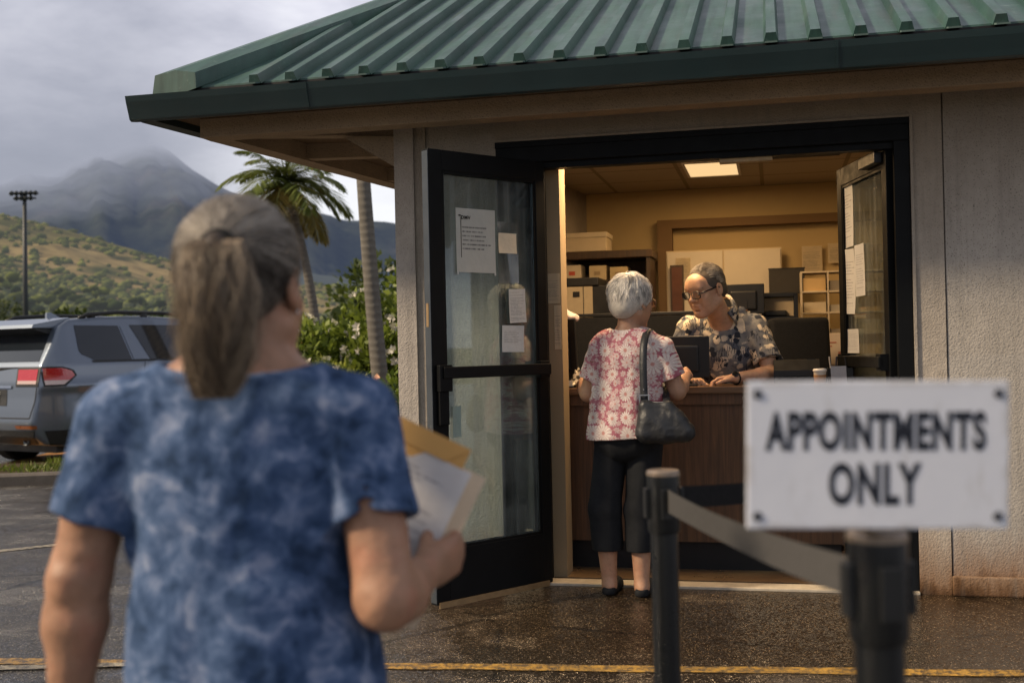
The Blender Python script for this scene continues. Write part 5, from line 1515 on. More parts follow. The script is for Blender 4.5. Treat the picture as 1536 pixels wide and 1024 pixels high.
    bx[..., 2] += wav2*.5
    cn = np.sin(cl*12.9898)*43758.5; cn = cn-np.floor(cn)
    g = np.clip(.0+.66*cn+rng.normal(0, .20, N)+.15*rr-.12*Tt.mean(1), 0, 1)[:, None]
    col_ = (1-g)*np.array([.045, .031, .021])+g*np.array([.42, .33, .235])
    strands('ponytail', bx, .00055, col_, hair, taper=.5)
    core = Field(tie-.12-np.array([0, 0, .2]), tie+.12, .006)
    for i in range(1, 18): core.cone(base[i], base[i+1], radp[i]*.45, radp[i+1]*.45, k=.01)
    core.obj('ponytail_core', plain('ponytail_dark', (.045, .034, .026), .6, .3), hair)
    eyes(hc, Mh, hs, root)
    b = MB()
    for q in (-1, 1):
        p = hc+Mh@(np.array([q*.086, -.004, -.036])*hs); b.lathe([(.001, -.003), (.0035, 0), (.001, .003)], p, 8)
    b.build('earring', plain('silver', (.6, .6, .6), .2, .5, metal=1), root, True)
    return root
woman_blue = build_woman_blue()

# papers and envelope in her right hand
u_ = nrmz((.89, -.09, -.44)); v_ = (.53, .07, .85); v_ = nrmz(np.array(v_)-u_*(u_@np.array(v_)))
nb_ = np.cross(u_, v_)
if nb_[1] > 0: nb_ = -nb_
TR = np.array((-.076, 1.962, 1.100))
cpap = TR-u_*.108-v_*.132
def bundle_sheet(name, c, w, h, mat, label, cat, curl, seed): return sheet(name, c, u_, v_, w, h, mat, curl=curl, seed=seed, label=label, cat=cat)
bundle_sheet('loose_paper', cpap, .216, .27, m_paper('form_sheet', (.82, .83, .86), True, (.1, .08), (.92, .9), (.28, .28, .32), 30, .6, .3), 'white printed form held in front of the folder by the woman in blue', 'paper', -.004, 3)
cf = cpap+u_*.016-v_*.004-nb_*.006
bundle_sheet('card_folder', cf, .236, .285, m_paper('cream_folder', (.74, .60, .44), lines=False, backlit=.2), 'cream card folder held behind the white form by the woman in blue', 'folder', -.003, 4)
t = NT('kraft_envelope'); M_kraft = t.done(t.pbr(t.mix(t.noise(None, 14, 4), (.60, .33, .10), (.72, .42, .15)), .7, t.bump(t.noise(None, 60, 3), .1, .003), 0, .25))
env = empty('manila_envelope', (0, 0, 0), 0, 'golden manila envelope sticking out above the papers held by the woman in blue', 'envelope')
Me = Matrix(np.stack([u_, v_, nb_], 1).tolist())
ec = Vector(cpap-u_*.022+v_*.040-nb_*.0035)
env.location = ec
b = MB(); b.box(Vector((0, 0, 0)), (.112, .132, .0014), bev=.001)
me_ = b.build('envelope_body', M_kraft, env); me_.matrix_local = Me.to_4x4()
b = MB(); b.prism([(-.112, .132, .002), (-.08, .095, .0032), (.08, .095, .0032), (.112, .132, .002)], (0, 0, .0008)); f_ = b.build('flap', M_kraft, env); f_.matrix_local = Me.to_4x4()
# ================================================= white haired woman at the counter
def daisy(t, uv, scale, petals, R, inner=.22, rand=.55):
    nd = t.n('ShaderNodeTexVoronoi', {'Vector': uv, 'Scale': scale, 'Randomness': rand}, feature='F1', voronoi_dimensions='2D')
    d = t.n('ShaderNodeVectorMath', {0: uv, 1: nd.outputs['Position']}, operation='SUBTRACT').outputs[0]
    s = t.sep(d); x, y = s[0], s[1]
    r = t.math('MULTIPLY', t.math('SQRT', t.math('ADD', t.math('MULTIPLY', x, x), t.math('MULTIPLY', y, y))), scale)
    c = t.sep(nd.outputs['Color'])
    th = t.math('ADD', t.math('ARCTAN2', y, x), t.math('MULTIPLY', c[0], 6.28))
    lobe = t.math('POWER', t.math('ABSOLUTE', t.math('COSINE', t.math('MULTIPLY', th, petals/2))), .55)
    size = t.mr(c[1], 0, 1, .55, 1.15)
    edge = t.math('MULTIPLY', t.math('MULTIPLY', t.math('ADD', .42, t.math('MULTIPLY', lobe, .58)), R), size)
    mask = t.mr(t.math('SUBTRACT', edge, r), -.015, .02)
    cen = t.mr(r, R*inner, R*inner*.7)
    vein = t.mr(lobe, .30, .85, 0, 1)
    return mask, cen, vein, r

def build_woman_floral():
    fw = nrmz((.30, .954, 0)); rt = np.array([fw[1], -fw[0], 0])
    hc = np.array((.640, 6.06, 1.545)); hs = 1.13; Mh = frame((.74, .67, -.10), (.05, 0, 1))
    sp = np.array((.612, 6.06, 0))
    P_ = lambda r_, f_, z: sp+rt*r_+fw*f_+np.array([0, 0, z])
    J = dict(shL=(.470, 6.10, 1.288), shR=(.790, 6.015, 1.288), elL=(.405, 6.14, 1.06), wrL=(.392, 6.345, 1.115), elR=(.868, 6.02, 1.065), wrR=(.945, 6.19, 1.145))
    J = {k: np.array(v) for k, v in J.items()}
    F = Field((.20, 5.72, -.01), (1.14, 6.56, 1.74), .0045)
    Mt = frame(fw)
    F.ell(P_(0, 0, 1.22), (.165, .115, .18), Mt); F.ell(P_(-.005, .01, 1.0), (.170, .13, .18), Mt, k=.07); F.ell(P_(-.01, .0, .86), (.150, .11, .13), Mt, k=.06)
    F.cone(J['shL'], J['shR'], .052, .052, k=.05); F.cone(P_(0, -.005, 1.33), hc+Mh@np.array([0, -.01, -.05]), .062, .055, k=.05)
    for a, b, c in (('shL', 'elL', 'wrL'), ('shR', 'elR', 'wrR')):
        F.cone(J[a], J[b], .052, .045, k=.03); m_ = J[b]*.7+J[c]*.3; F.cone(J[b], m_, .043, .044, k=.02); F.cone(m_, J[c], .044, .028, k=.02)
    legs = {}
    for q, hp, kn, an in ((-1, P_(-.095, 0, .80), (.475, 6.06, .45), (.490, 6.06, .085)), (1, P_(.085, 0, .80), (.660, 6.02, .45), (.655, 5.995, .085))):
        kn = np.array(kn); an = np.array(an)
        F.cone(hp, kn, .075, .056, k=.02); F.cone(kn, kn*.65+an*.35, .055, .055, k=.02); F.cone(kn*.65+an*.35, an, .058, .041, k=.02)
        F.ell(an+np.array([.0, -.018, -.045]), (.034, .040, .036), k=.03); F.cone(an+np.array([0, 0, -.045]), an+np.array([.045, .15, -.062]), .033, .024, k=.03)
        legs[q] = (hp, kn, an)
    head(F, hc, Mh, hs, old=1)
    hand(F, J['wrR'], (.25, .85, .15), (-.75, .2, -.55), (-.3, .1, .9), (.55, .85, .6), .98, thumb=(.7, .6, .3))
    hand(F, J['wrL'], (-.05, .95, -.12), (.3, 0, -1), (1, .2, 0), (.3, .4, .3), .98)
    root, _ = F.obj('person', M_skinB, None, label='white haired woman in a pink floral blouse standing at the counter', cat='person')
    S = Field((.34, 5.82, .76), (1.00, 6.30, 1.45), .0045)
    S.ell(P_(0, 0, 1.22), (.188, .138, .205), Mt); S.ell(P_(-.005, .0, 1.0), (.198, .155, .21), Mt, k=.08); S.ell(P_(-.012, -.005, .82), (.218, .168, .20), Mt, k=.08)
    S.cone(J['shL']+rt*.02, J['shR']-rt*.02, .062, .062, k=.05); S.cone(P_(-.11, 0, 1.335), P_(.11, 0, 1.335), .055, .055, k=.06)
    S2 = Field((.34, 5.82, .76), (1.00, 6.30, 1.45), .0045)
    sleeve(S2, J['shL'], J['shL']+(J['elL']-J['shL'])*.66, .066, .074, .05); sleeve(S2, J['shR'], J['shR']+(J['elR']-J['shR'])*.66, .066, .076, .05)
    S.merge(S2, .03)
    S.warp(lambda P: fold_noise(P, .005))
    S.warp(lambda P: .006*np.sin(((P-sp)@rt)*42+2*np.sin(P[:, 2]*8))*np.clip((1.05-P[:, 2])*3, 0, 1))
    S.cone(P_(0, .03, 1.385), P_(0, .0, 1.48), .085, .10, k=.004, op='sub'); S.cone(P_(0, .02, 1.30), P_(0, .0, 1.40), .064, .064, k=.003, op='sub')
    S.cut((0, 0, .792), (.06, 0, -1))
    S.ell(P_(-.012, -.005, .78), (.205, .155, .06), Mt, op='sub')
    t = NT('floral_cloth'); uv = t.attr('pat'); o = t.obj()
    wob = t.n('ShaderNodeVectorMath', {0: t.noise(uv, 26, 3, .6, 0, 1), 3: .012}, operation='SCALE').outputs[0]
    uw = t.n('ShaderNodeVectorMath', {0: uv, 1: wob}, operation='ADD').outputs[0]
    base = t.mix(t.mr(t.noise(uv, 30, 4, .6), .35, .65), (.30, .085, .115), (.42, .17, .20))
    blot = t.noise(uw, 48, 4, .6)
    base = t.mix(t.mr(blot, .55, .60, 0, .85), base, (.60, .40, .38))
    base = t.mix(t.mr(t.noise(uw, 40, 3, .5, 1.5), .62, .66, 0, .75), base, (.20, .12, .06))
    for sc_, pt, R, off, white in ((24, 6, .40, .37, (.55, .42, .40)), (14, 8, .42, .13, (.60, .49, .46)), (8.6, 14, .44, 0.0, (.68, .60, .55))):
        m_, cen, vein, r = daisy(t, t.map(uw, (1, 1, 1), (off, off*.7, 0)), sc_, pt, R)
        pc = t.mix(t.mr(t.noise(uw, 90, 2), .4, .7), white, tuple(x*.82 for x in white)); pc = t.mix(vein, t.mix(.55, pc, (.45, .22, .22)), pc)
        pc = t.mix(cen, pc, (.50, .25, .22)); base = t.mix(m_, base, pc)
    bp = t.bump(t.noise(o, 420, 2), .2, .001); bp = t.bump(t.noise(t.map(o, (1, 1, .5)), 20, 3), .4, .012, bp)
    M_floral = t.done(t.pbr(base, .85, bp, 0, .15))
    def pat(V):
        q = V-sp; x = q@rt; y = q@fw
        return np.stack([x-.3*y*np.tanh(x/.3)+np.where(y > .06, 1.0, 0), V[:, 2], V[:, 2]*0], 1)
    S.obj('blouse', M_floral, root, attr=pat)
    T = Field((.36, 5.80, .15), (.92, 6.30, .96), .005)
    T.ell(P_(-.008, 0, .85), (.192, .148, .15), Mt); T.ell(P_(-.008, -.05, .80), (.16, .10, .10), Mt, k=.04)
    for q in (-1, 1):
        hp, kn, an = legs[q]; T.cone(hp, kn, .098, .088, k=.012); T.cone(kn, kn*.38+an*.62, .088, .082, k=.02)
    T.warp(lambda P: fold_noise(P*np.array([1, 1, .35]), .006))
    T.cut((0, 0, .232), (0, 0, -1)); T.cut((0, 0, .93), (0, 0, 1))
    for q in (-1, 1):
        hp, kn, an = legs[q]; a = kn*.38+an*.62; T.cone(a+np.array([0, 0, .04]), a-np.array([0, 0, .1]), .069, .069, op='sub')
    T.obj('trousers', plain('black_cotton', (.014, .015, .017), .9, .15, var=.25, scale=18, bump=.3, bscale=500), root)
    for q in (-1, 1):
        hp, kn, an = legs[q]; shoe(root, (an[0]-.01, an[1]-.055, .004), (.27, .96, 0), .245, .044, M_blackmat, 'slip_on_shoe', mule=True)
    # short wavy white hair
    sc0 = hc+Mh@(np.array([0, -.018, .034])*hs); sk = np.array([.088, .108, .100])*hs
    H = Field(sc0-.2, sc0+.2, .0045)
    H.ell(sc0, sk, Mh); H.ell(hc+Mh@(np.array([0, -.058, -.022])*hs), np.array([.064, .048, .062])*hs, Mh, k=.06)
    H.warp(lambda P: .003*vnoise(P, 20, 5))
    for q in (-1, 1): H.ell(hc+Mh@(np.array([q*.09, .012, -.012])*hs), np.array([.03, .040, .052])*hs, Mh, k=.008, op='sub')
    H.cut(hc+Mh@(np.array([0, .070, .055])*hs), Mh@np.array([0, 1, -.45])); H.cut(hc+Mh@(np.array([0, -.04, -.082])*hs), Mh@np.array([0, .75, -1]))
    hair, Vh = H.obj('hair', plain('white_hair_base', (.50, .46, .40), .7, .25, var=.3, scale=70), root)
    n = 9000
    D = rng.normal(0, 1, (n*4, 3)); D /= np.linalg.norm(D, axis=1, keepdims=True)
    ok = (D[:, 1] < .70) & (D[:, 2] > -.70+.95*np.clip(D[:, 1]+.25, 0, 1)); D = D[ok][:n]; n = len(D)
    S_ = 9
    crown = np.array([.05, -.35, .93]); flow = D-crown; flow = flow-D*(flow*D).sum(1, keepdims=True); flow /= np.linalg.norm(flow, axis=1, keepdims=True)+1e-6
    sw = np.cross(D, flow); curlv = .7*vnoise(D, 2.6, 8)[:, None]+.5*vnoise(D, 6, 9)[:, None]+rng.normal(0, .12, (n, 1))
    d0 = flow+sw*curlv*1.1
    st = np.linspace(0, 1, S_)[None, :, None]; Ls = rng.uniform(.35, .85, (n, 1, 1))
    bend = sw[:, None]*np.sin(st*3.1+curlv[:, None]*3)*.16
    Pp = D[:, None]+d0[:, None]*st*Ls+bend*np.sign(curlv)[:, None]; Pp /= np.linalg.norm(Pp, axis=2, keepdims=True)
    lift = 1.0+.07*np.sin(st*math.pi)*rng.uniform(.0, 1.0, (n, 1, 1))+.012+.03*vnoise(D, 4, 3)[:, None, None]+.10*st*(rng.uniform(0, 1, (n, 1, 1)) > .95)
    Pw = sc0+(Pp*sk*lift)@Mh.T
    nape = np.clip(-D[:, 2]-.15, 0, 1)*(D[:, 1] < .2)
    g = np.clip(.72+.75*vnoise(D, 7, 33)+rng.normal(0, .15, n)-.9*nape, 0, 1)[:, None]
    strands('hair_lock', Pw, .0011, (1-g)*np.array([.15, .14, .13])+g*np.array([.93, .87, .78]), hair, taper=.45)
    eyes(hc, Mh, hs, root); glasses(hc, Mh, hs, plain('thin_gold_rim', (.20, .16, .10), .3, .5, metal=.6), root, rim=.0012)
    t2 = MB(); ringp = [Vector(P_(.072*math.cos(a), .072*math.sin(a)*.95, 1.392+.012*math.sin(a))) for a in np.linspace(0, 2*math.pi, 40)]
    t2.tube(ringp, .0022, 6, cap=False); t2.build('bead_necklace', plain('red_beads', (.40, .05, .02), .4), root, True)
    return root, P_, fw, rt
woman_floral, PB, fwB, rtB = build_woman_floral()

# shoulder bag hanging from her right shoulder
def build_bag():
    root = empty('shoulder_bag', PB(.20, -.19, .80), 0, 'slouchy black leather shoulder bag hanging behind the right arm', 'handbag')
    o0 = np.array(root.location)
    M = frame(fwB)
    L = lambda r_, f_, z: PB(r_, f_, z)-o0
    F = Field(L(.2, -.21, .93)-.33, L(.2, -.21, .93)+.33, .0045)
    c = L(.205, -.20, .925)
    A_, B_, C_, D_ = L(.125, -.195, 1.0), L(.128, -.20, .862), L(.325, -.175, .870), L(.245, -.185, 1.0)
    F.cone(A_, B_, .026, .046); F.cone(B_, C_, .048, .050, k=.03); F.cone(A_, D_, .026, .024, k=.03); F.cone(D_, C_, .024, .045, k=.03)
    F.cone((A_+B_)/2+rtB*.03, (B_+C_)/2, .034, .05, k=.05); F.cone((A_+B_)/2+rtB*.03, (D_+C_)/2, .034, .04, k=.05)
    F.warp(lambda P: .003*vnoise(P*np.array([1, 1, .5]), 18, 3)+.003*np.abs(vnoise(P, 30, 4)))
    t = NT('black_leather'); o = t.obj()
    M_leather = t.done(t.pbr(t.mix(t.noise(o, 12, 4), (.009, .010, .012), (.020, .022, .026)), t.mr(t.noise(o, 30, 3), .3, .7, .38, .58), t.bump(t.vor(o, 260), .3, .002, t.bump(t.noise(o, 22, 4), .5, .01)), 0, .45))
    F.obj('bag_body', M_leather, root)
    b = MB(); b.tube([A_+np.array([.03, -.012, .024]), (A_+D_)/2+np.array([0, -.012, .020]), D_+np.array([-.02, -.008, .022])], .0028, 6); b.build('zip', plain('zip_metal', (.30, .29, .27), .35, .5, metal=.8), root)
    b = MB(); b.tube([B_+np.array([0, -.046, .012]), (B_+C_)/2+np.array([0, -.050, .016]), C_+np.array([0, -.049, .012])], .0016, 5); b.build('seam', M_blackmat, root)
    # strap: over the shoulder and down the back to the bag
    def ribbon(name, pts, w, th, mat):
        pts = np.array(pts); S_ = 40; kk = np.linspace(0, 1, len(pts)); tt = np.linspace(0, 1, S_)
        p = np.stack([np.interp(tt, kk, pts[:, i]) for i in range(3)], 1)
        for _ in range(4): p[1:-1] = (p[:-2]+2*p[1:-1]+p[2:])/4
        T = np.gradient(p, axis=0); T /= np.linalg.norm(T, axis=1, keepdims=True)
        side = np.tile(rtB, (S_, 1)); side -= T*(side*T).sum(1, keepdims=True); side /= np.linalg.norm(side, axis=1, keepdims=True)
        nn = np.cross(T, side)
        ring = [p+side*w*a+nn*th*b_ for a, b_ in ((-1, -1), (1, -1), (1, 1), (-1, 1))]
        V = np.stack(ring, 1).reshape(-1, 3); i = np.arange(S_*4).reshape(S_, 4)
        Fq = np.concatenate([np.stack([i[:-1, k], i[:-1, (k+1) % 4], i[1:, (k+1) % 4], i[1:, k]], -1) for k in range(4)])
        return link(name, mesh_np(name, V, Fq), mat, root)
    back = [L(.120, -.17, 1.02), L(.118, -.172, 1.10), L(.116, -.170, 1.20), L(.115, -.152, 1.29), L(.117, -.118, 1.345), L(.12, -.05, 1.392), L(.122, .0, 1.398), L(.12, .06, 1.375), L(.12, .12, 1.30), L(.125, .155, 1.20), L(.17, .10, 1.10), L(.215, -.04, 1.04), L(.23, -.15, .985)]
    ribbon('strap', back, .019, .003, M_leather)
    b = MB(); pc = Vector(L(.120, -.182, 1.035))
    for dz in (-.022, .022): b.box(pc+Vector((0, 0, dz)), (.026, .003, .003))
    b.box(pc+Vector(rtB*.024), (.003, .003, .022)); b.box(pc-Vector(rtB*.024), (.003, .003, .022)); b.build('buckle', plain('nickel', (.45, .45, .45), .3, .5, metal=.9), root)
    b = MB(); b.lathe([(.004, 0), (.003, .002)], L(.118, -.177, 1.085), 10, Matrix.Rotation(math.pi/2, 3, 'X')); b.build('rivet', plain('nickel_rivet', (.45, .45, .45), .3, .5, metal=.9), root)
build_bag()

# ================================================= clerk leaning on the counter
def build_clerk():
    B = lambda x, y, z: np.array(BW(x, y, z))
    hc = B(.855, .575, 1.628); hs = 1.20
    R3 = np.array(RB)
    fwh = R3@np.array([-.61, -.72, -.29]); Mh = frame(fwh, (0.0, 0, 1))
    J = dict(shR=B(.735, .81, 1.41), shL=B(1.12, .84, 1.41), elL=B(1.222, .70, 1.125), wrL=B(1.01, .495, 1.112), elR=B(.62, .80, 1.12), wrR=B(.72, .655, 1.112))
    chest, belly, hip = B(.94, .86, 1.275), B(.95, .98, 1.08), B(.95, 1.08, .93)
    fwt = R3@np.array([-.12, -1, -.25]); Mt = frame(fwt)
    F = Field(B(.95, .8, .9)-np.array([.62, .62, .92]), B(.95, .8, .9)+np.array([.55, .62, 1.0]), .0045)
    F.ell(chest, (.185, .125, .17), Mt); F.ell(belly, (.175, .135, .17), Mt, k=.07); F.ell(hip, (.175, .13, .15), frame(R3@np.array([0, -1, 0])), k=.07)
    F.cone(J['shL'], J['shR'], .06, .06, k=.06); F.cone(B(.935, .78, 1.44), hc+Mh@np.array([0, -.02, -.05]), .068, .066, k=.05)
    for a, b, c in (('shL', 'elL', 'wrL'), ('shR', 'elR', 'wrR')):
        F.cone(J[a], J[b], .056, .049, k=.03); m_ = J[b]*.7+J[c]*.3; F.cone(J[b], m_, .046, .046, k=.02); F.cone(m_, J[c], .045, .030, k=.02)
    legs = {}
    for q in (-1, 1):
        hp = B(.95+q*.095, 1.08, .90); kn = B(.95+q*.11, 1.08, .48); an = B(.95+q*.12, 1.12, .09)
        F.cone(hp, kn, .09, .06, k=.04); F.cone(kn, an, .058, .036, k=.03); F.cone(an-np.array([0, 0, .05]), an+R3@np.array([0, -.16, -.06]), .034, .028, k=.03); legs[q] = (hp, kn, an)
    head(F, hc, Mh, hs, 1.06, old=1)
    hand(F, J['wrL'], R3@np.array([-.93, -.20, -.06]), R3@np.array([.1, -.15, -1]), R3@np.array([-.1, -1, .2]), (.45, .75, .55), 1.08, thumb=(.85, .5, .15))
    hand(F, J['wrR'], R3@np.array([.6, -.75, -.05]), (0, 0, -1), R3@np.array([.6, .5, 0]), (.3, .4, .3), 1.08)
    root, _ = F.obj('person', M_skinC, None, label='man with glasses in a patterned shirt leaning over the counter', cat='person')
    # shirt with open collar
    S = Field(B(.95, .85, 1.2)-np.array([.42, .42, .36]), B(.95, .85, 1.2)+np.array([.42, .42, .33]), .0045)
    S.ell(chest, (.208, .148, .19), Mt); S.ell(belly, (.20, .16, .19), Mt, k=.08); S.ell(hip, (.198, .155, .16), frame(R3@np.array([0, -1, 0])), k=.08)
    S.cone(J['shL'], J['shR'], .070, .070, k=.06); S.cone(B(.865, .80, 1.50), B(1.01, .815, 1.50), .058, .058, k=.07)
    S2 = Field(B(.95, .85, 1.2)-np.array([.42, .42, .36]), B(.95, .85, 1.2)+np.array([.42, .42, .33]), .0045)
    sleeve(S2, J['shL'], J['shL']+(J['elL']-J['shL'])*.74, .076, .088, .054); sleeve(S2, J['shR'], J['shR']+(J['elR']-J['shR'])*.74, .076, .088, .054)
    S.merge(S2, .03)
    S.warp(lambda P: fold_noise(P, .007))
    nk = B(.930, .750, 1.515)
    S.cone(nk+np.array([0, 0, .02]), nk+(hc-nk)*1.0, .078, .09, k=.004, op='sub')
    S.cone(nk, nk+R3@np.array([-.03, -.13, -.12]), .070, .012, k=.004, op='sub')
    S.cut((0, 0, .86), (0, 0, -1))
    t = NT('aloha_cloth'); o = t.obj()
    ov = t.n('ShaderNodeVectorMath', {0: o, 1: t.n('ShaderNodeVectorMath', {0: t.noise(o, 20, 3, .6, 0, 1), 3: .05}, operation='SCALE').outputs[0]}, operation='ADD').outputs[0]
    base = t.mix(t.mr(t.noise(ov, 16, 4), .4, .62), (.11, .12, .145), (.24, .235, .22))
    cid = t.sep(t.vor(ov, 19, 'Color')); dd = t.vor(ov, 19)
    leaf = t.math('MULTIPLY', t.math('LESS_THAN', dd, .46), t.math('GREATER_THAN', cid[0], .22))
    lc = t.mix(t.mr(dd, .05, .45), (.74, .64, .50), (.58, .50, .38)); base = t.mix(leaf, base, lc)
    c2 = t.sep(t.vor(t.map(ov, (1, 1, 1), (.3, .1, .2)), 26, 'Color')); d2 = t.vor(t.map(ov, (1, 1, 1), (.3, .1, .2)), 26)
    base = t.mix(t.math('MULTIPLY', t.math('LESS_THAN', d2, .42), t.math('GREATER_THAN', c2[1], .66)), base, (.028, .034, .048))
    wv = t.n('ShaderNodeTexWave', {'Vector': ov, 'Scale': 22.0, 'Distortion': 6.0, 'Detail': 2.0}).outputs[1]
    base = t.mix(t.math('MULTIPLY', t.mr(wv, .80, .92), t.math('GREATER_THAN', t.noise(o, 9, 2), .52)), base, (.04, .045, .06))
    bp = t.bump(t.noise(o, 400, 2), .2, .001); bp = t.bump(t.noise(o, 18, 3), .4, .012, bp)
    M_aloha = t.done(t.pbr(base, .85, bp, 0, .15))
    shirt, _ = S.obj('shirt', M_aloha, root)
    # collar leaves
    upn = nrmz(hc+Mh@np.array([0, -.03, -.03])-nk); fr_ = nrmz(fwt-upn*(fwt@upn)); rg_ = np.cross(fr_, upn)
    th_ = np.linspace(-rad(146), rad(146), 41); a3 = np.abs(th_/rad(146))**4
    dirs = -np.outer(np.cos(th_), fr_)+np.outer(np.sin(th_), rg_)
    rows_ = [nk+upn*hh+dirs*rr_ for hh, rr_ in ((.0, .080), (.034, .078))]
    rows_ += [nk+dirs*(.090+.030*w_*a3)[:, None]+np.outer(.036-w_*(.045+.050*a3), upn) for w_ in (.0, .5, 1.0)]
    Vc = np.concatenate(rows_); ii = np.arange(len(Vc)).reshape(len(rows_), 41)
    Fc = np.stack([ii[:-1, :-1], ii[:-1, 1:], ii[1:, 1:], ii[1:, :-1]], -1).reshape(-1, 4)
    co = link('collar', mesh_np('collar', Vc, Fc), M_aloha, shirt, True)
    md = co.modifiers.new('thick', 'SOLIDIFY'); md.thickness = .004
    T = Field(B(.95, 1.08, .5)-np.array([.3, .3, .46]), B(.95, 1.08, .5)+np.array([.3, .3, .48]), .007)
    T.ell(hip, (.186, .142, .15), frame(R3@np.array([0, -1, 0])))
    for q in (-1, 1):
        hp, kn, an = legs[q]; T.cone(hp, kn, .10, .078, k=.04); T.cone(kn, an, .078, .065, k=.03)
    T.cut((0, 0, .93), (0, 0, 1)); T.obj('trousers', M_blackmat, root)
    for q in (-1, 1):
        hp, kn, an = legs[q]; shoe(root, tuple(an+R3@np.array([0, .05, 0])-np.array([0, 0, .076])), R3@np.array([0, -1, 0]), .27, .046, M_black)
    # hair
    sk = np.array([.079, .100, .092])*hs; sc0 = hc+Mh@(np.array([0, -.014, .034])*hs)
    H = Field(sc0-.18, sc0+.18, .004); H.ell(sc0, sk, Mh); H.ell(hc+Mh@(np.array([0, -.075, -.02])*hs), np.array([.062, .034, .045])*hs, Mh, k=.03)
    for q in (-1, 1):
        H.ell(hc+Mh@(np.array([q*.09, .02, -.025])*hs), np.array([.03, .036, .045])*hs, Mh, k=.006, op='sub')
        H.ell(hc+Mh@(np.array([q*.062, .078, .062])*hs), np.array([.030, .032, .034])*hs, Mh, k=.01, op='sub')
    H.cut(hc+Mh@(np.array([0, .058, .085])*hs), Mh@np.array([0, 1, -.30])); H.cut(hc+Mh@(np.array([0, -.03, -.06])*hs), Mh@np.array([0, .8, -1]))
    H.ell(hc+Mh@(np.array([0, .10, .02])*hs), np.array([.085, .058, .058])*hs, Mh, k=.006, op='sub')
    hair, _ = H.obj('hair', plain('dark_hair_base', (.085, .07, .055), .6, .3, var=.4, scale=70), root)
    n = 2600; D = rng.normal(0, 1, (n*5, 3)); D /= np.linalg.norm(D, axis=1, keepdims=True)
    ok = ((D[:, 1] < .66) & (D[:, 2] > .36) & ~((np.abs(D[:, 0]) > .40) & (D[:, 1] > .42))) | ((D[:, 1] < .1) & (D[:, 2] > -.45) & (D[:, 2] > -.2+.9*np.clip(D[:, 1]+.25, 0, 1)))
    D = D[ok][:n]; n = len(D)
    back_ = np.array([0, -1, -.25]); fl = back_-D*(D@back_)[:, None]; fl /= np.linalg.norm(fl, axis=1, keepdims=True); sidef = D*np.array([1, 0, 0])*.5
    st = np.linspace(0, 1, 8)[None, :, None]
    Pp = D[:, None]+(fl+sidef*.4+rng.normal(0, .10, (n, 3)))[:, None]*st*rng.uniform(.2, .45, (n, 1, 1)); Pp /= np.linalg.norm(Pp, axis=2, keepdims=True)
    lift = 1.02+.07*np.sin(st*2.6)*np.clip(D[:, 2], 0, 1)[:, None, None]*rng.uniform(.3, 1, (n, 1, 1))+.03*vnoise(D, 5, 7)[:, None, None]
    Pw = sc0+(Pp*sk*lift)@Mh.T
    g = np.clip(.22+.5*vnoise(D, 4, 12)+rng.normal(0, .15, n)+.45*((np.abs(D[:, 0]) > .55) & (D[:, 1] > -.2)), 0, 1)[:, None]
    strands('hair_lock', Pw, .0009, (1-g)*np.array([.10, .08, .062])+g*np.array([.50, .46, .40]), hair, taper=.4)
    brows(hc, Mh, hs, root, (.10, .075, .055)); eyes(hc, Mh, hs, root, (0, .8, -.55))
    glasses(hc, Mh, hs, plain('black_acetate', (.008, .008, .009), .25, .5), root, rim=.0024, w=.0265, h=.018)
    # lips tint
    # watch
    ax = nrmz(J['elL']-J['wrL']); cW = J['wrL']+ax*.012; Mw = frame(ax, (0, 0, 1))
    b = MB(); b.tube([Vector(cW+Mw[:, 0]*.0345*math.cos(a)+Mw[:, 2]*.033*math.sin(a)) for a in np.linspace(0, 2*math.pi, 33)], .0095, 8, cap=False, flat=.35)
    w = b.build('wristwatch', M_black, root, True)
    nW = nrmz(Mw[:, 2]*.6+(R3@np.array([-.1, -1, 0]))*.8); cF = cW+nW*.036
    Rw = Vector((0, 0, 1)).rotation_difference(Vector(nW)).to_matrix()
    b = MB(); b.lathe([(.018, -.004), (.0195, 0), (.0195, .005), (.017, .007)], cF, 24, Rw); b.build('watch_case', plain('gunmetal', (.05, .05, .055), .3, .5, metal=.8), w, True)
    b = MB(); b.lathe([(.016, .0073), (.0155, .0078)], cF, 24, Rw); b.build('dial', M_screen, w)
    return root
build_clerk()
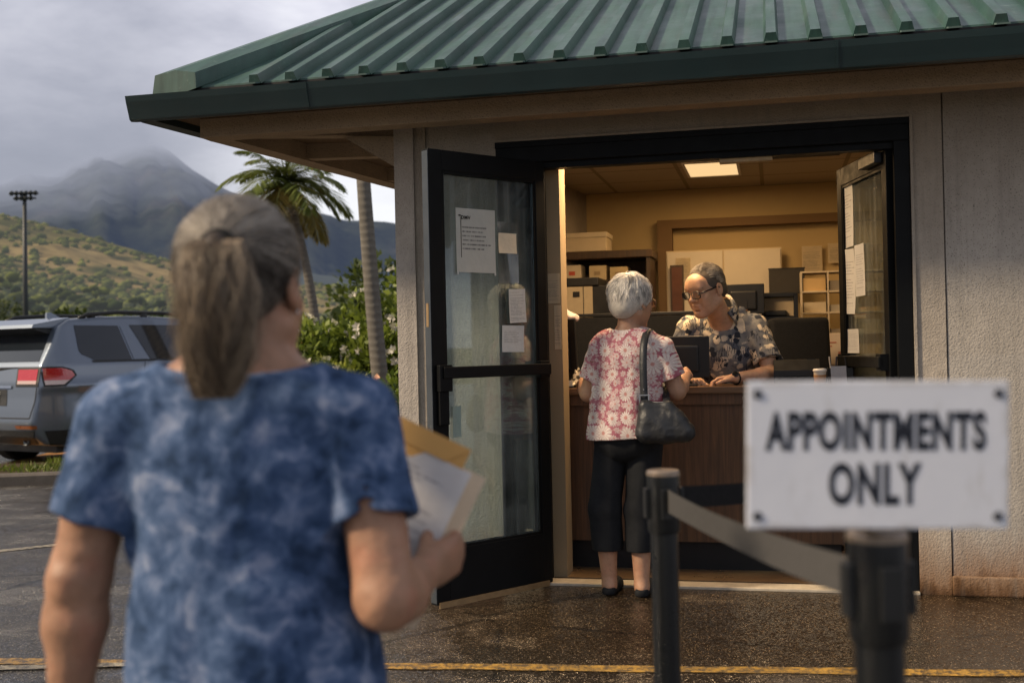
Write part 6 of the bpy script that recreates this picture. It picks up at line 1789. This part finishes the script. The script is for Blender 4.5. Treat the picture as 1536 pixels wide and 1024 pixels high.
# ---------------------------------------------------------------- parked car
def build_car():
    ang = rad(59)
    root = empty('parked_car', (-6.17, 13.42, 0), ang, 'silver blue sport utility car with black roof rails parked behind the grass strip', 'car')
    prof = np.array([(.14, .30), (.03, .40), (-.02, .56), (.0, .70), (.03, .86), (.05, 1.02), (.10, 1.22), (.40, 1.68), (.56, 1.765), (1.0, 1.80), (1.7, 1.815), (2.5, 1.785), (2.75, 1.75), (3.55, 1.24), (4.0, 1.17), (4.5, 1.06), (4.76, .90), (4.85, .58), (4.78, .32), (4.6, .26), (.4, .26)])
    def poly(x, z):
        d = np.full(x.shape, 1e9, np.float32); ins = np.zeros(x.shape, bool)
        n = len(prof)
        for i in range(n):
            a, b = prof[i], prof[(i+1) % n]; e = b-a
            h = np.clip(((x-a[0])*e[0]+(z-a[1])*e[1])/(e@e), 0, 1)
            d = np.minimum(d, np.hypot(x-a[0]-h*e[0], z-a[1]-h*e[1]))
            c = (a[1] > z) != (b[1] > z)
            ins ^= c & (x < e[0]*(z-a[1])/(e[1]+1e-12)+a[0])
        return np.where(ins, -d, d)
    def width(x, z):
        w = .955-.05*np.clip((.75-z)/.5, 0, 1)**2
        w = w-np.interp(z, [0, .98, 1.06, 1.22, 1.80, 2], [0, 0, .012, .035, .24, .30])
        w = w+.02*np.exp(-((z-.98)/.06)**2)+.025*np.exp(-((z-.55)/.2)**2)*(np.exp(-((x-.98)/.5)**2)+np.exp(-((x-3.78)/.5)**2))
        w = w-.16*np.clip(1-(x+.02)/.55, 0, 1)**2.2-.30*np.clip((x-4.2)/.65, 0, 1)**2.2
        return w
    def body(x, y, z):
        a = poly(x, z)+.03; b = np.abs(y)-width(x, z)+.03
        return np.sqrt(np.maximum(a, 0)**2+np.maximum(b, 0)**2)+np.minimum(np.maximum(a, b), 0)-.03
    F = Field((-.12, -1.1, .15), (4.95, 1.1, 1.92), .018)
    F.put(lambda P: body(P[..., 0], P[..., 1], P[..., 2]).astype(np.float32), (-.1, -1.06, .2), (4.93, 1.06, 1.86))
    for x in (.98, 3.78):
        for s in (-1, 1): F.cone((x, s*.70, .36), (x, s*1.2, .36), .405, .405, op='sub', k=.01)
    t = NT('silver_blue_paint')
    fr = t.n('ShaderNodeFresnel', {'IOR': 1.45}).outputs[0]
    M_paint = t.done(t.pbr(t.mix(t.noise(None, 400, 2), (.105, .135, .18), (.15, .18, .23)), .32, None, .55, .5, Coat_Weight=1.0, Coat_Roughness=.05))
    F.obj('body', M_paint, root, smooth=8)
    M_cglass = plain('tinted_glass', (.012, .016, .022), .04, .7, var=.1)
    M_trimb = plain('black_trim', (.012, .013, .014), .45, .4)
    M_red = None
    def surf_y(x, z, s):
        lo, hi = np.zeros_like(x), np.full_like(x, 1.15)
        for _ in range(30):
            m = (lo+hi)/2; ins = body(x, m, z) < 0; lo = np.where(ins, m, lo); hi = np.where(ins, hi, m)
        return s*lo
    def surf_x(y, z):
        lo, hi = np.full_like(y, 1.5), np.full_like(y, -.3)
        for _ in range(30):
            m = (lo+hi)/2; ins = body(m, y, z) < 0; lo = np.where(ins, m, lo); hi = np.where(ins, hi, m)
        return lo
    def rows(left, right, z0, z1, nu=16, nv=12):
        """left/right: [(z,c)] edges"""
        u, v = np.meshgrid(np.linspace(0, 1, nu), np.linspace(0, 1, nv)); u, v = u.ravel(), v.ravel()
        z = z0+(z1-z0)*v
        lz = np.array(left); rz_ = np.array(right)
        a = np.interp(z, lz[:, 0], lz[:, 1]); b = np.interp(z, rz_[:, 0], rz_[:, 1])
        i = np.arange(nu*nv).reshape(nv, nu)
        Fq = np.stack([i[:-1, :-1], i[:-1, 1:], i[1:, 1:], i[1:, :-1]], -1).reshape(-1, 4)
        return a+(b-a)*u, z, Fq
    def side_patch(name, left, right, z0, z1, mat, s=-1, off=.005, par=None, **k):
        x, z, Fq = rows(left, right, z0, z1, **k)
        y = surf_y(x, z, s)+s*off
        if s < 0: Fq = Fq[:, ::-1]
        return link(name, mesh_np(name, np.stack([x, y, z], 1), Fq[:, ::-1]), mat, par or root, True)
    def rear_patch(name, left, right, z0, z1, mat, off=.005, par=None, **k):
        y, z, Fq = rows(left, right, z0, z1, **k)
        x = surf_x(y, z)-off
        return link(name, mesh_np(name, np.stack([x, y, z], 1), Fq[:, ::-1]), mat, par or root, True)
    for s in (-1, 1):
        side_patch('window', [(1.27, .78), (1.36, .58), (1.69, .60)], [(1.27, 1.33), (1.69, 1.24)], 1.27, 1.69, M_cglass, s)
        side_patch('window', [(1.27, 1.62), (1.70, 1.42)], [(1.27, 2.40), (1.70, 2.24)], 1.27, 1.70, M_cglass, s)
        side_patch('window', [(1.27, 2.50), (1.69, 2.34)], [(1.27, 3.38), (1.60, 2.95), (1.69, 2.72)], 1.27, 1.69, M_cglass, s)
        side_patch('window_trim', [(1.245, .74), (1.268, .73)], [(1.245, 3.45), (1.268, 3.43)], 1.245, 1.268, M_trimb, s, .006, nu=40, nv=3)
        side_patch('pillar_trim', [(1.27, 1.36), (1.69, 1.27)], [(1.27, 1.58), (1.70, 1.38)], 1.27, 1.69, M_paint, s, .006)
        side_patch('sill_trim', [(.28, 1.42), (.44, 1.44)], [(.28, 3.3), (.44, 3.3)], .28, .44, M_trimb, s, .012, nu=30)
        side_patch('bumper_trim', [(.30, .17), (.47, .10)], [(.30, .55), (.47, .56)], .30, .47, M_trimb, s, .012)
        for x0, x1 in ((1.40, 1.52), (2.44, 2.46)):
            side_patch('door_gap', [(.46, x0+.02), (.75, x0-.0), (1.24, x1)], [(.46, x0+.029), (.75, x0+.009), (1.24, x1+.009)], .46, 1.24, M_trimb, s, .003, nu=2, nv=20)
        h_ = side_patch('door_handle', [(1.10, 1.60), (1.135, 1.58)], [(1.10, 1.80), (1.135, 1.82)], 1.10, 1.135, M_paint, s, .03, nu=8, nv=4)
        h_ = side_patch('door_handle', [(1.10, 2.56), (1.135, 2.54)], [(1.10, 2.76), (1.135, 2.78)], 1.10, 1.135, M_paint, s, .03, nu=8, nv=4)
    # rear glass, spoiler
    rear_patch('rear_window', [(1.27, -.74), (1.60, -.66)], [(1.27, .74), (1.60, .66)], 1.27, 1.60, M_cglass, .006, nu=30)
    b = MB()
    b.prism([(.10, -.66, 1.66), (.12, -.66, 1.70), (.60, -.68, 1.785), (.62, -.68, 1.70), (.40, -.67, 1.66)], (0, 1.32, 0)); b.build('spoiler', M_paint, root)
    b = MB(); b.prism([(.115, -.64, 1.652), (.40, -.65, 1.652), (.36, -.65, 1.58)], (0, 1.28, 0)); b.build('spoiler_underside', M_trimb, root)
    b = MB(); b.tube([(.22, .1, 1.29), (.17, -.25, 1.315), (.19, -.52, 1.31)], .012, 6); b.build('wiper', M_trimb, root)
    # lamps
    t = NT('red_lens'); o = t.obj(); z = t.sep(o)[2]
    c = t.mix(t.math('MULTIPLY', t.mr(z, 1.055, 1.045), 1.0), (.42, .008, .010), (.55, .42, .38))
    c = t.mix(t.mr(t.vor(t.map(o, (1, 1, 2)), 34), .25, .1, 0, .5), c, (.75, .10, .08))
    M_red = t.done(t.pbr(c, .12, t.bump(t.vor(o, 60), .3, .004), 0, .6, Coat_Weight=1.0))
    for s in (-1, 1):
        L = side_patch('tail_lamp', [(1.0, .10), (1.19, .10)], [(1.0, .30), (1.10, .46), (1.16, .42), (1.19, .30)], 1.0, 1.19, M_red, s, .010)
        side_patch('lamp_bezel', [(.98, .085), (1.205, .085)], [(.98, .32), (1.10, .49), (1.17, .45), (1.205, .32)], .98, 1.205, M_trimb, s, .006, par=L)
        e = (lambda q: q) if s > 0 else (lambda q: -q)
        A = [(1.01, .46), (1.17, .44)]; Bq = [(1.0, .80), (1.19, .79)]
        l_, r_ = ([(z_, -c_) for z_, c_ in Bq], [(z_, -c_) for z_, c_ in A]) if s < 0 else (A, Bq)
        L2 = rear_patch('tail_lamp', l_, r_, 1.01, 1.18, M_red, .012)
        A = [(.99, .43), (1.19, .41)]; Bq = [(.98, .83), (1.205, .82)]
        l_, r_ = ([(z_, -c_) for z_, c_ in Bq], [(z_, -c_) for z_, c_ in A]) if s < 0 else (A, Bq)
        rear_patch('lamp_bezel', l_, r_, .98, 1.205, M_trimb, .007, par=L2)
        l_, r_ = ([(.49, -.82), (.54, -.82)], [(.49, -.50), (.54, -.48)]) if s < 0 else ([(.49, .50), (.54, .48)], [(.49, .82), (.54, .82)])
        rear_patch('reflector', l_, r_, .495, .535, plain('amber_reflector', (.22, .07, .02), .3, .5), .012)
    rear_patch('bumper_trim', [(.31, -.72), (.47, -.80)], [(.31, .72), (.47, .80)], .31, .475, M_trimb, .010, nu=30)
    rear_patch('gate_gap', [(.615, -.74), (.625, -.74)], [(.615, .74), (.625, .74)], .612, .626, M_trimb, .004, nu=30, nv=2)
    for s in (-1, 1):
        l_, r_ = ([(.62, -.745), (.80, -.80), (.99, -.81)], [(.62, -.735), (.80, -.79), (.99, -.80)]) if s < 0 else ([(.62, .735), (.80, .79), (.99, .80)], [(.62, .745), (.80, .80), (.99, .81)])
        rear_patch('gate_gap', l_, r_, .62, .99, M_trimb, .004, nu=2)
    rear_patch('plate_recess', [(.76, -.30), (.95, -.27)], [(.76, .30), (.95, .27)], .76, .95, M_trimb, .004, nu=20)
    rear_patch('number_plate', [(.775, -.155), (.925, -.155)], [(.775, .155), (.925, .155)], .775, .925, plain('plate_white', (.6, .6, .58), .5), .012)
    rear_patch('chrome_strip', [(.965, -.36), (.995, -.36)], [(.965, .36), (.995, .36)], .965, .995, plain('chrome', (.6, .62, .65), .15, .5, metal=1), .016, nu=24, nv=3)
    # rails, fin, mirror, exhaust, wheels
    for s in (-1, 1):
        b = MB(); b.tube([(.72, s*.70, 1.775), (.86, s*.695, 1.825), (1.3, s*.69, 1.855), (2.0, s*.69, 1.855), (2.5, s*.70, 1.825), (2.66, s*.71, 1.765)], .019, 8, flat=1.3)
        for x in (.9, 1.7, 2.45): b.box((x, s*.695, 1.81), (.05, .014, .035))
        b.build('roof_rail', M_trimb, root, True)
        b = MB(); b.box((3.05, s*1.0, 1.30), (.07, .11, .075), bev=.03, seg=3); b.build('mirror', M_paint, root, 'auto')
    b = MB(); b.prism([(.78, -.02, 1.785), (1.0, -.015, 1.80), (.86, -.003, 1.87), (.80, -.003, 1.87)], (0, .03, 0)); b.build('antenna_fin', M_paint, root)
    b = MB(); b.lathe([(.03, .06), (.045, 0), (.045, -.05), (.036, -.05), (.03, .02)], (.12, -.55, .34), 16, Matrix.Rotation(math.pi/2, 3, 'Y')); b.build('exhaust', M_steel, root, True)
    tyre = plain('tyre_rubber', (.014, .014, .014), .9, .2); alloy = plain('alloy', (.35, .36, .38), .3, .5, metal=.8)
    for x in (.98, 3.78):
        for s in (-1, 1):
            R = Matrix.Rotation(math.pi/2, 3, 'X')
            b = MB(); b.lathe([(.24, -.11), (.335, -.11), (.362, -.085), (.362, .085), (.335, .11), (.24, .11)], (x, s*.82, .362), 36, R); w = b.build('wheel', tyre, root, 'auto')
            b = MB(); b.lathe([(.235, -.115), (.245, -.06), (.245, .06), (.235, .115)], (x, s*.82, .362), 30, R)
            for k in range(10):
                a = k*math.pi/5; b.box((x+.13*math.cos(a), s*.90, .362+.13*math.sin(a)), (.11, .012, .018), Matrix.Rotation(-a, 3, 'Y'))
            b.lathe([(.05, -.02), (.055, 0), (.04, .02)], (x, s*.905, .362), 16, R); b.build('rim', alloy, w)
    b = MB(); b.box2((.3, -.8, .2), (4.6, .8, .30)); b.build('underbody', M_trimb, root)
build_car()
# ---------------------------------------------------------------- sky and sun
W = bpy.data.worlds.new('World'); scene.world = W; W.use_nodes = True
nt = W.node_tree; nt.nodes.clear()
SUN_EL, SUN_AZ = rad(36), rad(-103)   # azimuth from +y toward +x
class WT(NT):
    def __init__(s, tree): s.t = tree
t = WT(nt)
out = t.n('ShaderNodeOutputWorld')
sky = t.n('ShaderNodeTexSky', None, sky_type='NISHITA', sun_disc=False, sun_elevation=SUN_EL, sun_rotation=SUN_AZ)
bg1 = t.n('ShaderNodeBackground', {'Color': sky.outputs[0], 'Strength': .08}).outputs[0]
gen = t.n('ShaderNodeTexCoord').outputs['Generated']
s = t.sep(gen)
zz = t.math('ADD', t.math('MAXIMUM', s[2], 0.0), .16)
pv = t.comb(t.math('DIVIDE', s[0], zz), t.math('DIVIDE', s[1], zz), 0.0)
n1 = t.noise(pv, .55, 7, .55, .35); n2 = t.noise(pv, 1.9, 6, .6, .2)
f = t.math('ADD', t.math('MULTIPLY', n1, .7), t.math('MULTIPLY', n2, .3))
clo = t.ramp(f, [(.38, (.33, .35, .43)), (.45, (.50, .51, .60)), (.51, (.74, .74, .83)), (.58, (1.0, 1.0, 1.05))])
# heavier cloud low over the mountains to the left, brighter gap low to the right
low = t.mr(s[2], .42, .15, 0, 1)
left = t.mr(s[0], -.14, -.30, 0, 1)
clo = t.mix(t.math('MULTIPLY', t.math('MULTIPLY', low, left), .85), clo, (.30, .315, .375))
gap = t.math('MULTIPLY', t.mr(s[2], .22, .13, 0, 1), t.math('MULTIPLY', t.mr(s[0], -.30, -.16, 0, 1), t.mr(s[0], .1, -.08, 0, 1)))
clo = t.mix(t.math('MULTIPLY', gap, .75), clo, (.86, .87, .90))
# unseen sky overhead and behind darkened to cut fill; bright band over the hills
zen = t.mr(s[2], .34, .85, 1.0, .62); bk = t.mr(s[1], .25, -.45, 1.0, .80)
dk_ = t.math('MULTIPLY', zen, bk)
clo = t.n('ShaderNodeVectorMath', {0: clo, 3: dk_}, operation='SCALE').outputs[0]
bg2 = t.n('ShaderNodeBackground', {'Color': clo, 'Strength': 1.15}).outputs[0]
mx = t.n('ShaderNodeMixShader', {0: .93, 1: bg1, 2: bg2}).outputs[0]
nt.links.new(mx, out.inputs[0])
sd = bpy.data.lights.new('sun', 'SUN'); sd.energy = 5.0; sd.angle = rad(6); sd.color = (1, .80, .56)
so = bpy.data.objects.new('sun', sd); col.objects.link(so)
d = Vector((math.sin(SUN_AZ)*math.cos(SUN_EL), math.cos(SUN_AZ)*math.cos(SUN_EL), math.sin(SUN_EL)))
so.rotation_euler = d.to_track_quat('Z', 'Y').to_euler()
so.location = (-30, -10, 30)
# ---------------------------------------------------------------- camera
cam_d = bpy.data.cameras.new('camera'); cam = bpy.data.objects.new('camera', cam_d); col.objects.link(cam)
cam_d.sensor_width = 36.0; cam_d.sensor_fit = 'HORIZONTAL'; cam_d.lens = 1707/1536*36.0
cam_d.clip_start = 0.05; cam_d.clip_end = 30000
cam.matrix_world = Matrix.Translation((0, 0, 1.32)) @ Matrix.Rotation(math.pi/2+math.atan(8/1707), 4, 'X') @ Matrix.Rotation(rad(-1.25), 4, 'Z')
cam_d.dof.use_dof = True; cam_d.dof.focus_distance = 6.2; cam_d.dof.aperture_fstop = 2.7
cam_d.dof.aperture_blades = 9
scene.camera = cam
scene.view_settings.view_transform = 'Standard'; scene.view_settings.look = 'None'
scene.view_settings.exposure = 0; scene.view_settings.gamma = 1
scene.cycles.max_bounces = 8; scene.cycles.transparent_max_bounces = 24
scene.cycles.use_denoising = True
scene.cycles.sample_clamp_indirect = 4.0
